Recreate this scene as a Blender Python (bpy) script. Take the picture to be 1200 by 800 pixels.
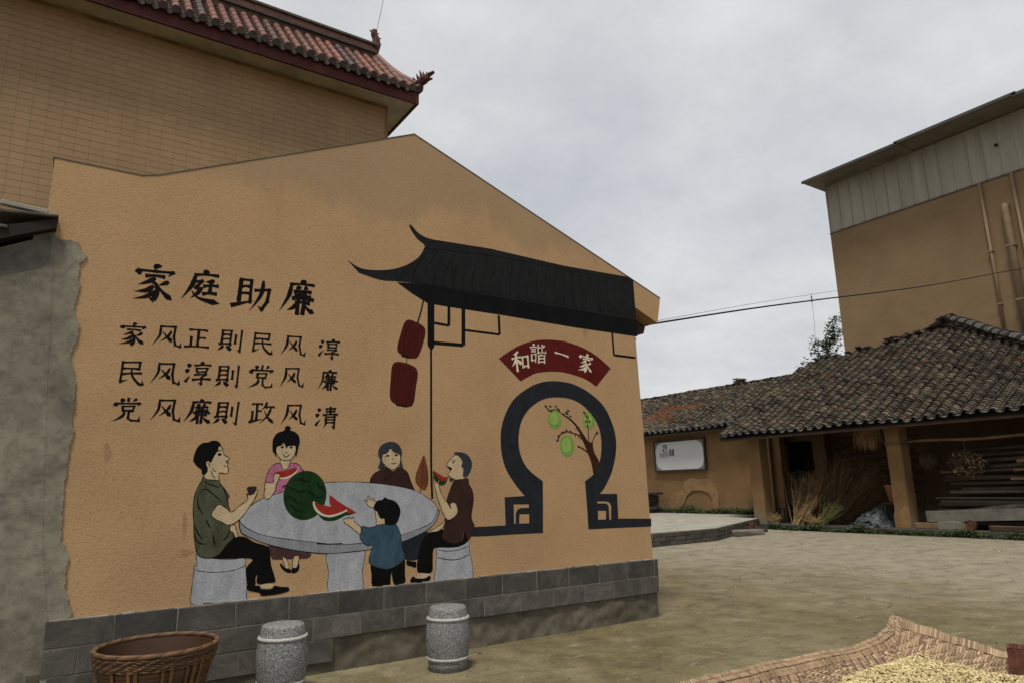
import bpy, bmesh, math, random
from mathutils import Vector, Matrix, noise
from mathutils.geometry import tessellate_polygon

for o in list(bpy.data.objects):
    bpy.data.objects.remove(o)
scene = bpy.context.scene
COL = scene.collection
RND = random.Random(7)

# ------------------------------------------------------------------ camera
# world x runs along the mural wall, y away from it, z up; eye height 1.5 m
EYE = Vector((0, 0, 1.5))
RIGHT = Vector((0.8328, -0.5532, -0.0205))
FWD = Vector((0.5440, 0.8124, 0.2097)).normalized()
RIGHT = (RIGHT - FWD * RIGHT.dot(FWD)).normalized()
UPV = RIGHT.cross(FWD)
cam_data = bpy.data.cameras.new('camera')
cam_data.sensor_width = 36
cam_data.lens = 24.0
cam_data.clip_start = 0.05
cam_data.clip_end = 2000
cam = bpy.data.objects.new('camera', cam_data)
COL.objects.link(cam)
m3 = Matrix((RIGHT, UPV, -FWD)).transposed()
cam.matrix_world = Matrix.Translation(EYE) @ m3.to_4x4()
scene.camera = cam

# ------------------------------------------------------------------ world, sun, exposure
SUN = Vector((-0.32, -0.29, 1.0)).normalized()      # towards the sun
world = bpy.data.worlds.new('World')
scene.world = world
world.use_nodes = True
wn, wl = world.node_tree.nodes, world.node_tree.links
wn.clear()
wo = wn.new('ShaderNodeOutputWorld')
sky = wn.new('ShaderNodeTexSky')
sky.sky_type = 'NISHITA'
sky.sun_disc = False
sky.sun_elevation = math.asin(SUN.z)
sky.sun_rotation = math.atan2(SUN.x, SUN.y)
sky.air_density = 1.0
sky.dust_density = 2.0
bg1 = wn.new('ShaderNodeBackground')
bg1.inputs[1].default_value = 0.085
wl.new(sky.outputs[0], bg1.inputs[0])
tc = wn.new('ShaderNodeTexCoord')
sx = wn.new('ShaderNodeSeparateXYZ')
wl.new(tc.outputs['Generated'], sx.inputs[0])
zz = wn.new('ShaderNodeMath'); zz.operation = 'MAXIMUM'; zz.inputs[1].default_value = 0.0
wl.new(sx.outputs[2], zz.inputs[0])
za = wn.new('ShaderNodeMath'); za.operation = 'ADD'; za.inputs[1].default_value = 0.28
wl.new(zz.outputs[0], za.inputs[0])
dv = []
for i in range(2):
    d = wn.new('ShaderNodeMath'); d.operation = 'DIVIDE'
    wl.new(sx.outputs[i], d.inputs[0]); wl.new(za.outputs[0], d.inputs[1]); dv.append(d)
cx = wn.new('ShaderNodeCombineXYZ')
wl.new(dv[0].outputs[0], cx.inputs[0]); wl.new(dv[1].outputs[0], cx.inputs[1])
n1 = wn.new('ShaderNodeTexNoise')
n1.inputs['Scale'].default_value = 1.35; n1.inputs['Detail'].default_value = 7
n1.inputs['Roughness'].default_value = 0.55; n1.inputs['Distortion'].default_value = 0.35
wl.new(cx.outputs[0], n1.inputs['Vector'])
r1 = wn.new('ShaderNodeValToRGB')                   # cloud cover
r1.color_ramp.elements[0].position = 0.34; r1.color_ramp.elements[0].color = (0.78, 0.78, 0.78, 1)
r1.color_ramp.elements[1].position = 0.60; r1.color_ramp.elements[1].color = (1, 1, 1, 1)
wl.new(n1.outputs[0], r1.inputs[0])
n2 = wn.new('ShaderNodeTexNoise')
n2.inputs['Scale'].default_value = 3.1; n2.inputs['Detail'].default_value = 6
n2.inputs['Roughness'].default_value = 0.6
wl.new(cx.outputs[0], n2.inputs['Vector'])
r2 = wn.new('ShaderNodeValToRGB')                   # cloud tone
r2.color_ramp.elements[0].position = 0.30; r2.color_ramp.elements[0].color = (0.495, 0.505, 0.525, 1)
r2.color_ramp.elements[1].position = 0.66; r2.color_ramp.elements[1].color = (0.615, 0.62, 0.625, 1)
wl.new(n2.outputs[0], r2.inputs[0])
bg2 = wn.new('ShaderNodeBackground')
bg2.inputs[1].default_value = 1.0
wl.new(r2.outputs[0], bg2.inputs[0])
mxs = wn.new('ShaderNodeMixShader')
wl.new(r1.outputs[0], mxs.inputs[0]); wl.new(bg1.outputs[0], mxs.inputs[1]); wl.new(bg2.outputs[0], mxs.inputs[2])
wl.new(mxs.outputs[0], wo.inputs[0])

sl = bpy.data.lights.new('sun', 'SUN')
sl.energy = 2.7
sl.angle = math.radians(12)
sl.color = (1.0, 0.95, 0.87)
so = bpy.data.objects.new('sun', sl)
COL.objects.link(so)
so.rotation_euler = (-SUN).to_track_quat('-Z', 'Y').to_euler()
so.location = (0, 0, 30)

scene.render.engine = 'CYCLES'
vs = scene.view_settings
vs.view_transform = 'Standard'; vs.look = 'None'; vs.exposure = 0.30; vs.gamma = 1.0
vs.use_curve_mapping = False

# ------------------------------------------------------------------ helpers
class MB:
    """collects faces for one mesh"""
    def __init__(s):
        s.v, s.f, s.m, s.t = [], [], [], []
        s.mat = 0; s.tint = 0.5
    def add(s, vs_, fs):
        b = len(s.v)
        s.v += [tuple(p) for p in vs_]
        for f in fs:
            s.f.append([b + i for i in f]); s.m.append(s.mat); s.t.append(s.tint)
        return s
    def box(s, x0, x1, y0, y1, z0, z1, M=None, jit=0.0):
        P = [Vector(p) for p in ((x0,y0,z0),(x1,y0,z0),(x1,y1,z0),(x0,y1,z0),(x0,y0,z1),(x1,y0,z1),(x1,y1,z1),(x0,y1,z1))]
        if jit: P = [p + Vector((RND.uniform(-jit,jit),RND.uniform(-jit,jit),RND.uniform(-jit,jit))) for p in P]
        if M: P = [M @ p for p in P]
        return s.add(P, [(3,2,1,0),(4,5,6,7),(0,1,5,4),(1,2,6,5),(2,3,7,6),(3,0,4,7)])
    def bbox(s, x0, x1, y0, y1, z0, z1, c, M=None, jit=0.0):
        """box with chamfered edges (each face inset by c and joined)"""
        lo, hi = (x0,y0,z0), (x1,y1,z1)
        ctr = Vector(((x0+x1)/2,(y0+y1)/2,(z0+z1)/2))
        P = []; idx = {}
        for ax in range(3):
            for sd in (0, 1):
                for a in (0, 1):
                    for b in (0, 1):
                        o1, o2 = (ax+1) % 3, (ax+2) % 3
                        p = [0,0,0]
                        p[ax] = (lo,hi)[sd][ax]
                        p[o1] = lo[o1]+c if a == 0 else hi[o1]-c
                        p[o2] = lo[o2]+c if b == 0 else hi[o2]-c
                        key = [0,0,0]; key[ax] = sd; key[o1] = a; key[o2] = b
                        idx[(ax, tuple(key))] = len(P); P.append(Vector(p))
        if jit: P = [p + Vector((RND.uniform(-jit,jit),RND.uniform(-jit,jit),RND.uniform(-jit,jit))) for p in P]
        F = []
        K = lambda ax, k: idx[(ax, tuple(k))]
        for ax in range(3):
            o1, o2 = (ax+1) % 3, (ax+2) % 3
            for sd in (0, 1):
                q = []
                for a, b in ((0,0),(1,0),(1,1),(0,1)):
                    k = [0,0,0]; k[ax] = sd; k[o1] = a; k[o2] = b; q.append(K(ax, k))
                F.append(q)
            for s1 in (0, 1):                      # edges along ax
                for s2 in (0, 1):
                    k0 = [0,0,0]; k1 = [0,0,0]
                    k0[ax] = 0; k1[ax] = 1
                    for k in (k0, k1): k[o1] = s1; k[o2] = s2
                    F.append([K(o1,k0),K(o1,k1),K(o2,k1),K(o2,k0)])
        for a in (0,1):
            for b in (0,1):
                for d in (0,1):
                    F.append([K(0,(a,b,d)),K(1,(a,b,d)),K(2,(a,b,d))])
        # orient outwards
        G = []
        for f in F:
            c0 = sum((P[i] for i in f), Vector())/len(f)
            n = (P[f[1]]-P[f[0]]).cross(P[f[2]]-P[f[0]])
            G.append(f if n.dot(c0-ctr) > 0 else f[::-1])
        if M: P = [M @ p for p in P]
        return s.add(P, G)
    def tube(s, pts, r, n=6, r1=None, caps=True):
        pts = [Vector(p) for p in pts]
        rs = r if isinstance(r, (list, tuple)) else [r + ((r1 if r1 is not None else r) - r)*i/max(1,len(pts)-1) for i in range(len(pts))]
        V = []; F = []
        up = None
        for i, p in enumerate(pts):
            d = (pts[min(i+1,len(pts)-1)] - pts[max(i-1,0)])
            if d.length < 1e-9: d = Vector((0,0,1))
            d.normalize()
            if up is None:
                a = Vector((0,0,1)) if abs(d.z) < .9 else Vector((1,0,0))
                up = d.cross(a).normalized()
            up = (up - d*up.dot(d)).normalized()
            w = d.cross(up)
            for k in range(n):
                a = 2*math.pi*k/n
                V.append(p + (up*math.cos(a) + w*math.sin(a))*rs[i])
        for i in range(len(pts)-1):
            for k in range(n):
                k2 = (k+1) % n
                F.append((i*n+k, i*n+k2, (i+1)*n+k2, (i+1)*n+k))
        if caps:
            F.append(tuple(range(n))[::-1]); F.append(tuple((len(pts)-1)*n+k for k in range(n)))
        return s.add(V, F)
    def lathe(s, prof, n=32, c=(0,0,0)):
        V = []; F = []
        for r, z in prof:
            for k in range(n):
                a = 2*math.pi*k/n
                V.append((c[0]+r*math.cos(a), c[1]+r*math.sin(a), c[2]+z))
        m = len(prof)
        for i in range(m-1):
            for k in range(n):
                F.append((i*n+k, i*n+(k+1) % n, (i+1)*n+(k+1) % n, (i+1)*n+k))
        F.append(tuple((m-1)*n+k for k in range(n))); F.append(tuple(range(n))[::-1])
        return s.add(V, F)
    def prism(s, poly, ax, d0, d1):
        """poly: 2D points, extruded along axis ax from d0 to d1"""
        def mk(p, d):
            return {'x':(d,p[0],p[1]), 'y':(p[0],d,p[1]), 'z':(p[0],p[1],d)}[ax]
        n = len(poly)
        V = [mk(p, d0) for p in poly] + [mk(p, d1) for p in poly]
        tri = tessellate_polygon([[Vector((p[0],p[1],0)) for p in poly]])
        F = [tuple(t) for t in tri] + [tuple(n+i for i in t)[::-1] for t in tri]
        F += [(i,(i+1) % n,n+(i+1) % n,n+i) for i in range(n)]
        return s.add(V, F)
    def mesh(s, name, smooth=False, recalc=False):
        me = bpy.data.meshes.new(name)
        me.from_pydata(s.v, [], s.f)
        if any(s.m): me.polygons.foreach_set('material_index', s.m)
        if len(set(s.t)) > 1 or s.t and s.t[0] != .5:
            at = me.attributes.new('tint', 'FLOAT', 'FACE'); at.data.foreach_set('value', s.t)
        if recalc:
            bm = bmesh.new(); bm.from_mesh(me); bmesh.ops.recalc_face_normals(bm, faces=bm.faces); bm.to_mesh(me); bm.free()
        if smooth: me.polygons.foreach_set('use_smooth', [True]*len(me.polygons))
        me.update()
        return me
    def build(s, name, mats, parent=None, smooth=False, recalc=False, local=False):
        me = s.mesh(name, smooth, recalc)
        for m in (mats if isinstance(mats, (list, tuple)) else [mats]): me.materials.append(m)
        return link(name, me, parent, local)

def link(name, me, parent=None, local=False):
    o = bpy.data.objects.new(name, me)
    COL.objects.link(o)
    if parent is not None: adopt(o, parent, local)
    return o
def adopt(o, parent, local=False):
    o.parent = parent
    if not local and 'base' in parent.keys():
        b = parent['base']
        o.matrix_parent_inverse = Matrix.Translation((-b[0], -b[1], -b[2]))
def thing(name, label, cat, loc=(0,0,0), group=None):
    o = bpy.data.objects.new(name, None)
    COL.objects.link(o)
    o.location = loc; o['base'] = loc
    o['label'] = label; o['category'] = cat
    if group: o['group'] = group
    return o
def tag(o, label, cat, group=None, kind=None):
    o['label'] = label; o['category'] = cat
    if group: o['group'] = group
    if kind: o['kind'] = kind
    return o
def structure(o): o['kind'] = 'structure'; return o
def part_group(name, parent, label=None):
    o = bpy.data.objects.new(name, None)
    COL.objects.link(o); adopt(o, parent)
    if label: o['label'] = label
    return o
def copy_tree(o, parent=None):
    c = o.copy(); COL.objects.link(c); c.parent = parent
    for ch in list(o.children): copy_tree(ch, c)
    return c
def catmull(P, n=6, closed=False):
    P = [Vector(p) for p in P]
    if len(P) < 3 and not closed: return P
    out = []; m = len(P)
    rng = range(m) if closed else range(m-1)
    for i in rng:
        if closed: a,b,c,d = P[(i-1) % m],P[i],P[(i+1) % m],P[(i+2) % m]
        else: a,b,c,d = P[max(i-1,0)],P[i],P[i+1],P[min(i+2,m-1)]
        for k in range(n):
            t = k/n
            out.append(.5*((2*b)+(c-a)*t+(2*a-5*b+4*c-d)*t*t+(3*b-a-3*c+d)*t**3))
    if not closed: out.append(P[-1])
    return out

# ------------------------------------------------------------------ materials
class NT:
    def __init__(s, name):
        s.mat = bpy.data.materials.new(name); s.mat.use_nodes = True
        s.nt = s.mat.node_tree
        s.bsdf = s.nt.nodes['Principled BSDF']
        s._pos = None
    def n(s, t, **kw):
        nd = s.nt.nodes.new(t)
        for k, v in kw.items(): setattr(nd, k, v)
        return nd
    def l(s, a, b): s.nt.links.new(a, b)
    def pos(s, scale=(1,1,1)):
        if s._pos is None: s._pos = s.n('ShaderNodeNewGeometry').outputs['Position']
        if scale == (1,1,1): return s._pos
        m = s.n('ShaderNodeMapping'); m.inputs['Scale'].default_value = scale
        s.l(s._pos, m.inputs[0]); return m.outputs[0]
    def noise(s, scale, detail=3, rough=.55, dist=0., st=(1,1,1)):
        nd = s.n('ShaderNodeTexNoise')
        nd.inputs['Scale'].default_value = scale; nd.inputs['Detail'].default_value = detail
        nd.inputs['Roughness'].default_value = rough; nd.inputs['Distortion'].default_value = dist
        s.l(s.pos(st), nd.inputs['Vector'])
        return nd.outputs[0]
    def ramp(s, fac, stops):
        r = s.n('ShaderNodeValToRGB'); e = r.color_ramp.elements
        while len(e) < len(stops): e.new(.5)
        for i, (p, c) in enumerate(stops):
            e[i].position = p
            e[i].color = (c, c, c, 1) if isinstance(c, (int, float)) else (*c, 1)
        s.l(fac, r.inputs[0]); return r.outputs[0]
    def mix(s, fac, a, b, mode='MIX'):
        m = s.n('ShaderNodeMix', data_type='RGBA', blend_type=mode)
        for v, i in ((fac, 0), (a, 6), (b, 7)):
            if isinstance(v, (int, float)): m.inputs[i].default_value = v
            elif isinstance(v, (tuple, list)): m.inputs[i].default_value = (*v, 1)
            else: s.l(v, m.inputs[i])
        return m.outputs[2]
    def math(s, op, a, b=0.):
        m = s.n('ShaderNodeMath', operation=op)
        for v, i in ((a, 0), (b, 1)):
            if isinstance(v, (int, float)): m.inputs[i].default_value = v
            else: s.l(v, m.inputs[i])
        return m.outputs[0]
    def attr(s, name='tint'):
        a = s.n('ShaderNodeAttribute'); a.attribute_name = name; return a.outputs['Fac']
    def rnd(s): return s.n('ShaderNodeObjectInfo').outputs['Random']
    def xyz(s):
        m = s.n('ShaderNodeSeparateXYZ'); s.l(s.pos(), m.inputs[0]); return m.outputs
    def color(s, c):
        if isinstance(c, (tuple, list)): s.bsdf.inputs['Base Color'].default_value = (*c, 1)
        else: s.l(c, s.bsdf.inputs['Base Color'])
        return s
    def rough(s, r, spec=.3):
        if isinstance(r, (int, float)): s.bsdf.inputs['Roughness'].default_value = r
        else: s.l(r, s.bsdf.inputs['Roughness'])
        s.bsdf.inputs['Specular IOR Level'].default_value = spec
        return s
    def bump(s, h, dist=.01, strength=1.):
        b = s.n('ShaderNodeBump'); b.inputs['Distance'].default_value = dist; b.inputs['Strength'].default_value = strength
        s.l(h, b.inputs['Height']); s.l(b.outputs[0], s.bsdf.inputs['Normal']); return s
def lerp(a, b, t): return tuple(x+(y-x)*t for x, y in zip(a, b))
def mul(c, k): return tuple(min(1, x*k) for x in c)

def simple(name, c, var=.25, scale=3., rough=.8, bump=None, spec=.25, rnd=0., detail=5):
    """colour with mottled variation, optional bump (scale, distance) and per-object spread"""
    t = NT(name)
    f = t.ramp(t.noise(scale, detail, .6), [(.28, mul(c, 1-var)), (.72, mul(c, 1+var))])
    if rnd:
        f = t.mix(1., f, t.ramp(t.rnd(), [(0, 1-rnd), (1, 1.0)]), 'MULTIPLY')
    t.color(f).rough(rough, spec)
    if bump: t.bump(t.noise(bump[0], 4, .6), bump[1])
    return t.mat

STUCCO_SCALE = 75.
def stucco_height(t):
    a = t.noise(STUCCO_SCALE, 3, .6, 0., (.75, 1, 1.25))
    b = t.noise(7, 2, .5)
    return t.math('ADD', a, t.math('MULTIPLY', b, .35))

OCHRE = (0.395, 0.252, 0.133)
def mat_stucco():
    t = NT('stucco_ochre')
    base = t.ramp(t.noise(1.1, 5, .6), [(.25, mul(OCHRE, .86)), (.75, mul(OCHRE, 1.08))])
    fine = t.ramp(t.noise(75, 3, .7, 0., (.7, 1, 1.3)), [(.30, .74), (.46, 1.0), (.75, 1.08)])
    c = t.mix(1., base, fine, 'MULTIPLY')
    # weathering: grey bloom under the coping, running streaks, brown speckles low down
    z = t.xyz()[2]
    top = t.math('MULTIPLY', t.ramp(t.math('ADD', t.math('MULTIPLY', z, .2), t.math('MULTIPLY', t.noise(2.2, 4, .6, 0, (1, 1, .35)), .22)), [(.95, 0.), (1.12, .45)]), 1.)
    c = t.mix(top, c, (.22, .165, .105))
    streak = t.ramp(t.noise(1.0, 4, .62, .2, (5.5, 1, .3)), [(.60, 0.), (.78, .35)])
    c = t.mix(streak, c, (.30, .19, .095))
    spots = t.ramp(t.noise(21, 2, .5), [(.715, 0.), (.75, .75)])
    spots = t.math('MULTIPLY', spots, t.ramp(t.noise(1.6, 2, .5), [(.50, 0.), (.66, 1.)]))
    c = t.mix(spots, c, (.13, .085, .05))
    t.color(c).rough(.92, .15).bump(stucco_height(t), .0034, .8)
    return t.mat
M = {}
M['stucco'] = mat_stucco()
def paint(name, c, var=.12, rough=.85, spec=.06):
    """wall paint brushed over the same stucco"""
    t = NT('paint_'+name)
    f = t.ramp(t.noise(6, 6, .7, .4, (1.6, 1, .8)), [(.28, mul(c, 1-1.7*var)), (.5, c), (.72, mul(c, 1+1.7*var))])
    g = t.ramp(t.noise(75, 3, .7, 0., (.7, 1, 1.3)), [(.28, .68), (.5, 1.0), (.8, 1.14)])
    t.color(t.mix(1., f, g, 'MULTIPLY')).rough(rough, spec).bump(stucco_height(t), .003, .75)
    M[name] = t.mat
paint('ink', (.0065, .006, .0055), .2)
paint('slate', (.0150, .0153, .0165), .16)
paint('slate_dark', (.0065, .007, .0078), .16)
paint('gate', (.0175, .0195, .024), .16)
paint('skin', (.46, .35, .215), .09)
paint('hair', (.0055, .0055, .006), .15)
paint('hair_grey', (.030, .036, .042), .15)
paint('olive', (.066, .072, .044), .26)
paint('pink', (.37, .125, .205), .18)
paint('maroon', (.035, .017, .014), .18)
paint('skirt', (.06, .03, .03), .2)
paint('navy', (.036, .068, .098), .26)
paint('trousers', (.0045, .0045, .0045), .2)
paint('trousers_blue', (.014, .018, .021), .2)
paint('stone_top', (.315, .325, .35), .13)
paint('smear', (.315, .198, .104), .2)
paint('stone_side', (.215, .222, .245), .12)
paint('stone_line', (.05, .052, .06), .1)
paint('melon', (.0105, .032, .0095), .25)
paint('melon_dark', (.006, .016, .008), .2)
paint('flesh', (.25, .025, .018), .14)
paint('rind', (.50, .47, .36), .06)
paint('fan', (.135, .046, .018), .18)
paint('lantern', (.058, .0095, .0075), .16)
paint('lantern_line', (.03, .006, .006), .1)
paint('banner', (.088, .011, .010), .15)
paint('cream', (.62, .55, .42), .08)
paint('trunk', (.036, .014, .008), .2)
paint('leaf', (.016, .026, .010), .2)
paint('fruit', (.17, .29, .065), .16)
paint('fruit_light', (.25, .36, .09), .12)
paint('cup', (.030, .020, .018), .2)

def mat_cement(name, c, wet=(.09, .085, .07)):
    t = NT(name)
    base = t.ramp(t.noise(1.5, 7, .68, .5), [(.28, mul(c, .5)), (.5, c), (.72, mul(c, 1.5))])
    base = t.mix(1., base, t.ramp(t.noise(11, 6, .7, .3), [(.3, .66), (.5, 1.0), (.7, 1.2)]), 'MULTIPLY')
    st = t.ramp(t.noise(.9, 4, .6, .3, (1, 1, 2.4)), [(.52, 0.), (.72, .55)])
    t.color(t.mix(st, base, wet)).rough(.9, .2)
    t.bump(t.math('ADD', t.noise(4, 6, .65), t.math('MULTIPLY', t.noise(70, 2), .12)), .010, .7)
    return t.mat
M['cement'] = mat_cement('cement_render', (.188, .172, .132))
M['cement_base'] = mat_cement('cement_rough_base', (.118, .104, .076), (.060, .052, .036))
def mat_block():
    t = NT('concrete_block')
    k = t.rnd()
    base = t.ramp(k, [(0, (.050, .047, .042)), (.5, (.062, .058, .051)), (1, (.085, .079, .068))])
    d = t.ramp(t.noise(4, 7, .7, .9), [(.28, .6), (.5, 1.0), (.72, 1.7)])
    d = t.mix(1., d, t.ramp(t.noise(60, 3, .7), [(.3, .75), (.6, 1.08)]), 'MULTIPLY')
    t.color(t.mix(1., base, d, 'MULTIPLY')).rough(.85, .25)
    t.bump(t.math('ADD', t.noise(8, 4), t.math('MULTIPLY', t.noise(120, 2), .4)), .006, .7)
    return t.mat
M['block'] = mat_block()
M['block_pale'] = M['block'].copy(); M['block_pale'].name = 'concrete_block_pale'
for nd in M['block_pale'].node_tree.nodes:
    if nd.type == 'VALTORGB' and nd.color_ramp.elements[0].color[0] < .1:
        for e_, c_ in zip(nd.color_ramp.elements, ((.072, .068, .060), (.088, .082, .071), (.108, .100, .086))): e_.color = (*c_, 1)
M['mortar'] = simple('mortar', (.20, .185, .155), .4, 9, .95, (60, .004))
def mat_ground():
    t = NT('yard_concrete')
    c = t.ramp(t.noise(.55, 8, .68, .25), [(.32, (.100, .081, .038)), (.50, (.140, .116, .062)), (.68, (.195, .168, .102))])
    f = t.math('ADD', t.math('MULTIPLY', t.xyz()[0], .05), t.math('MULTIPLY', t.noise(.5, 6, .65, .3), .35))
    far = t.ramp(f, [(.60, 0.), (.80, .80)])                  # newer, paler slab towards the shed
    c = t.mix(far, c, (.235, .208, .152))
    st = t.ramp(t.noise(2.6, 8, .72, .3), [(.34, .66), (.50, 1.0), (.66, 1.24)])
    c = t.mix(1., c, st, 'MULTIPLY')
    moss = t.ramp(t.noise(1.1, 8, .7, .2), [(.52, 0.), (.62, .7)])
    moss = t.math('MULTIPLY', moss, t.ramp(f, [(.5, 1.), (.72, .12)]))
    c = t.mix(moss, c, (.090, .074, .030))
    scr = t.ramp(t.noise(1.6, 7, .75, .2, (1.6, 4.2, 1)), [(.60, 0.), (.68, .55)])
    c = t.mix(scr, c, (.33, .30, .235))
    dk = t.ramp(t.noise(3.4, 5, .7, .3, (1., 1.8, 1)), [(.66, 0.), (.72, .6)])
    c = t.mix(dk, c, (.07, .058, .034))
    fine = t.ramp(t.noise(30, 5, .8), [(.30, .62), (.5, 1.0), (.70, 1.22)])
    # hairline cracks, broken up by a coarse mask
    wp = t.n('ShaderNodeVectorMath', operation='ADD')
    nz = t.n('ShaderNodeTexNoise'); nz.inputs['Scale'].default_value = 1.4; nz.inputs['Detail'].default_value = 5
    t.l(t.pos(), nz.inputs['Vector']); t.l(t.pos(), wp.inputs[0]); t.l(nz.outputs['Color'], wp.inputs[1])
    vo = t.n('ShaderNodeTexVoronoi', feature='DISTANCE_TO_EDGE'); vo.inputs['Scale'].default_value = .33
    t.l(wp.outputs[0], vo.inputs['Vector'])
    cr = t.math('MULTIPLY', t.ramp(vo.outputs['Distance'], [(.0, 1.), (.006, 0.)]), t.ramp(t.noise(.4, 3), [(.46, 0.), (.56, .8)]))
    c = t.mix(cr, c, (.045, .037, .024))
    pits = t.ramp(t.noise(13, 3, .6), [(.69, 0.), (.73, .6)])
    c = t.mix(pits, c, (.075, .064, .040))
    chips = t.ramp(t.noise(9, 4, .65, 0., (1., 2., 1.)), [(.69, 0.), (.72, .55)])
    c = t.mix(chips, c, (.34, .31, .25))
    t.color(t.mix(1., c, fine, 'MULTIPLY'))
    t.rough(t.ramp(t.noise(.8, 4), [(.3, .72), (.7, .95)]), .2)
    t.bump(t.math('ADD', t.noise(3, 5, .6), t.math('MULTIPLY', t.noise(40, 3), .25)), .012, .6)
    return t.mat
M['ground'] = mat_ground()
M['platform'] = simple('platform_concrete', (.26, .245, .20), .25, 2.2, .9, (18, .006))
def mat_granite():
    t = NT('speckled_granite')
    v = t.n('ShaderNodeTexVoronoi'); v.inputs['Scale'].default_value = 210; t.l(t.pos(), v.inputs['Vector'])
    s1 = t.ramp(v.outputs['Color'], [(.15, (.04, .04, .04)), (.38, (.15, .15, .148)), (.75, (.27, .268, .26)), (.95, (.42, .415, .40))])
    s2 = t.ramp(t.noise(95, 4, .75), [(.38, .5), (.62, 1.25)])
    t.color(t.mix(1., s1, s2, 'MULTIPLY')).rough(.7, .35).bump(t.noise(160, 2), .002, .6)
    return t.mat
M['drum'] = mat_granite()
M['drum_ring'] = simple('pale_granite', (.33, .325, .305), .5, 90, .75, (140, .002))

def mat_tileroof(name, lo, hi, rust=0.):
    t = NT(name)
    k = t.attr()
    c = t.ramp(k, [(0, lo), (.55, lerp(lo, hi, .5)), (.88, hi), (.955, hi), (.965, (.13, .065, .036)), (1, (.19, .085, .042))])
    d = t.ramp(t.noise(2.3, 5, .65, .4), [(.30, .55), (.55, 1.0), (.75, 1.28)])
    c = t.mix(1., c, d, 'MULTIPLY')
    c = t.mix(1., c, t.ramp(t.noise(24, 4, .7), [(.3, .7), (.7, 1.15)]), 'MULTIPLY')
    t.color(c).rough(.88, .2).bump(t.noise(45, 3), .004, .6)
    return t.mat
M['tile'] = mat_tileroof('grey_clay_tile', (.026, .023, .020), (.185, .150, .105))
M['tile_eave'] = simple('grey_eave_tile', (.120, .112, .098), .4, 12, .85, (40, .004), rnd=.5)
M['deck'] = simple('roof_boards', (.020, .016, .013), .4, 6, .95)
M['beam'] = simple('dark_timber', (.060, .040, .026), .35, 5, .85, (30, .004))
def mat_mudwall(name, c):
    t = NT(name)
    base = t.ramp(t.noise(.8, 6, .62, .4), [(.25, mul(c, .74)), (.72, mul(c, 1.16))])
    z = t.xyz()[2]
    damp = t.ramp(t.math('ADD', t.math('MULTIPLY', z, .5), t.math('MULTIPLY', t.noise(1.6, 5, .65), .55)), [(.42, .95), (.66, 0.)])
    c2 = t.mix(damp, base, (.19, .15, .10))
    st = t.ramp(t.noise(1., 4, .6, .2, (3.5, 3.5, .35)), [(.58, 0.), (.75, .5)])
    c2 = t.mix(st, c2, mul(c, .6))
    t.color(c2).rough(.93, .15).bump(t.math('ADD', t.noise(5, 5, .6), t.math('MULTIPLY', t.noise(45, 3), .25)), .02, .6)
    return t.mat
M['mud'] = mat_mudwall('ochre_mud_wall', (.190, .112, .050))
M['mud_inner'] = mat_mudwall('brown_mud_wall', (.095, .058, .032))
M['mud_pale'] = simple('pale_flaked_plaster', (.205, .125, .058), .25, 4, .95, (20, .01))
def mat_right():
    t = NT('plain_render')
    c = (.218, .147, .080)
    base = t.ramp(t.noise(.55, 5, .6, .5), [(.25, mul(c, .82)), (.75, mul(c, 1.1))])
    st = t.ramp(t.noise(.6, 5, .65, .8, (1, 1, 2.2)), [(.5, 0.), (.72, .4)])
    t.color(t.mix(st, base, mul(c, .78))).rough(.92, .15).bump(t.noise(3, 5, .6), .02, .5)
    return t.mat
M['render'] = mat_right()
def mat_siding():
    t = NT('painted_sheet_siding')
    k = t.ramp(t.rnd(), [(0, (.275, .25, .20)), (1, (.315, .29, .235))])
    st = t.ramp(t.noise(1., 5, .65, .2, (3., 3., .3)), [(.35, .78), (.7, 1.06)])
    t.color(t.mix(1., k, st, 'MULTIPLY')).rough(.55, .35).bump(t.noise(2, 3), .01, .4)
    return t.mat
M['siding'] = mat_siding()
M['sheet'] = simple('roof_sheet', (.17, .155, .125), .25, 1.5, .55)
M['sheet_edge'] = simple('roof_sheet_edge', (.06, .055, .048), .25, 2, .6)
M['pipe'] = simple('painted_pipe', (.235, .165, .098), .15, 4, .7)
def mat_walltile():
    t = NT('glazed_wall_tile')
    fl = t.n('ShaderNodeVectorMath', operation='FLOOR')
    ad = t.n('ShaderNodeVectorMath', operation='MULTIPLY'); ad.inputs[1].default_value = (1/.2, 0, 1/.112)
    t.l(t.pos(), ad.inputs[0]); t.l(ad.outputs[0], fl.inputs[0])
    w = t.n('ShaderNodeTexWhiteNoise'); t.l(fl.outputs[0], w.inputs['Vector'])
    c = (.285, .177, .082)
    b = t.ramp(w.outputs['Value'], [(0, mul(c, .95)), (1, mul(c, 1.05))])
    d = t.ramp(t.noise(.7, 5, .6, .3, (1, 1, .5)), [(.3, .84), (.7, 1.08)])
    t.color(t.mix(1., b, d, 'MULTIPLY')).rough(.5, .35)
    return t.mat
M['walltile'] = mat_walltile()
M['grout'] = simple('tile_grout', (.20, .124, .056), .5, 2, .95)
M['soffit'] = simple('soffit_plaster', (.42, .37, .27), .3, 1.7, .9)
M['fascia'] = simple('oxblood_fascia', (.060, .013, .011), .45, 3.5, .7, (12, .004))
def mat_redroll():
    t = NT('red_glazed_tile')
    k = t.rnd()
    b = t.ramp(k, [(0, (.085, .048, .036)), (.25, (.15, .065, .045)), (1, (.225, .085, .058))])
    d = t.ramp(t.noise(5, 5, .65), [(.35, .6), (.65, 1.1)])
    t.color(t.mix(1., b, d, 'MULTIPLY')).rough(.5, .4).bump(t.noise(14, 3), .006, .6)
    return t.mat
M['redroll'] = mat_redroll()
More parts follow.
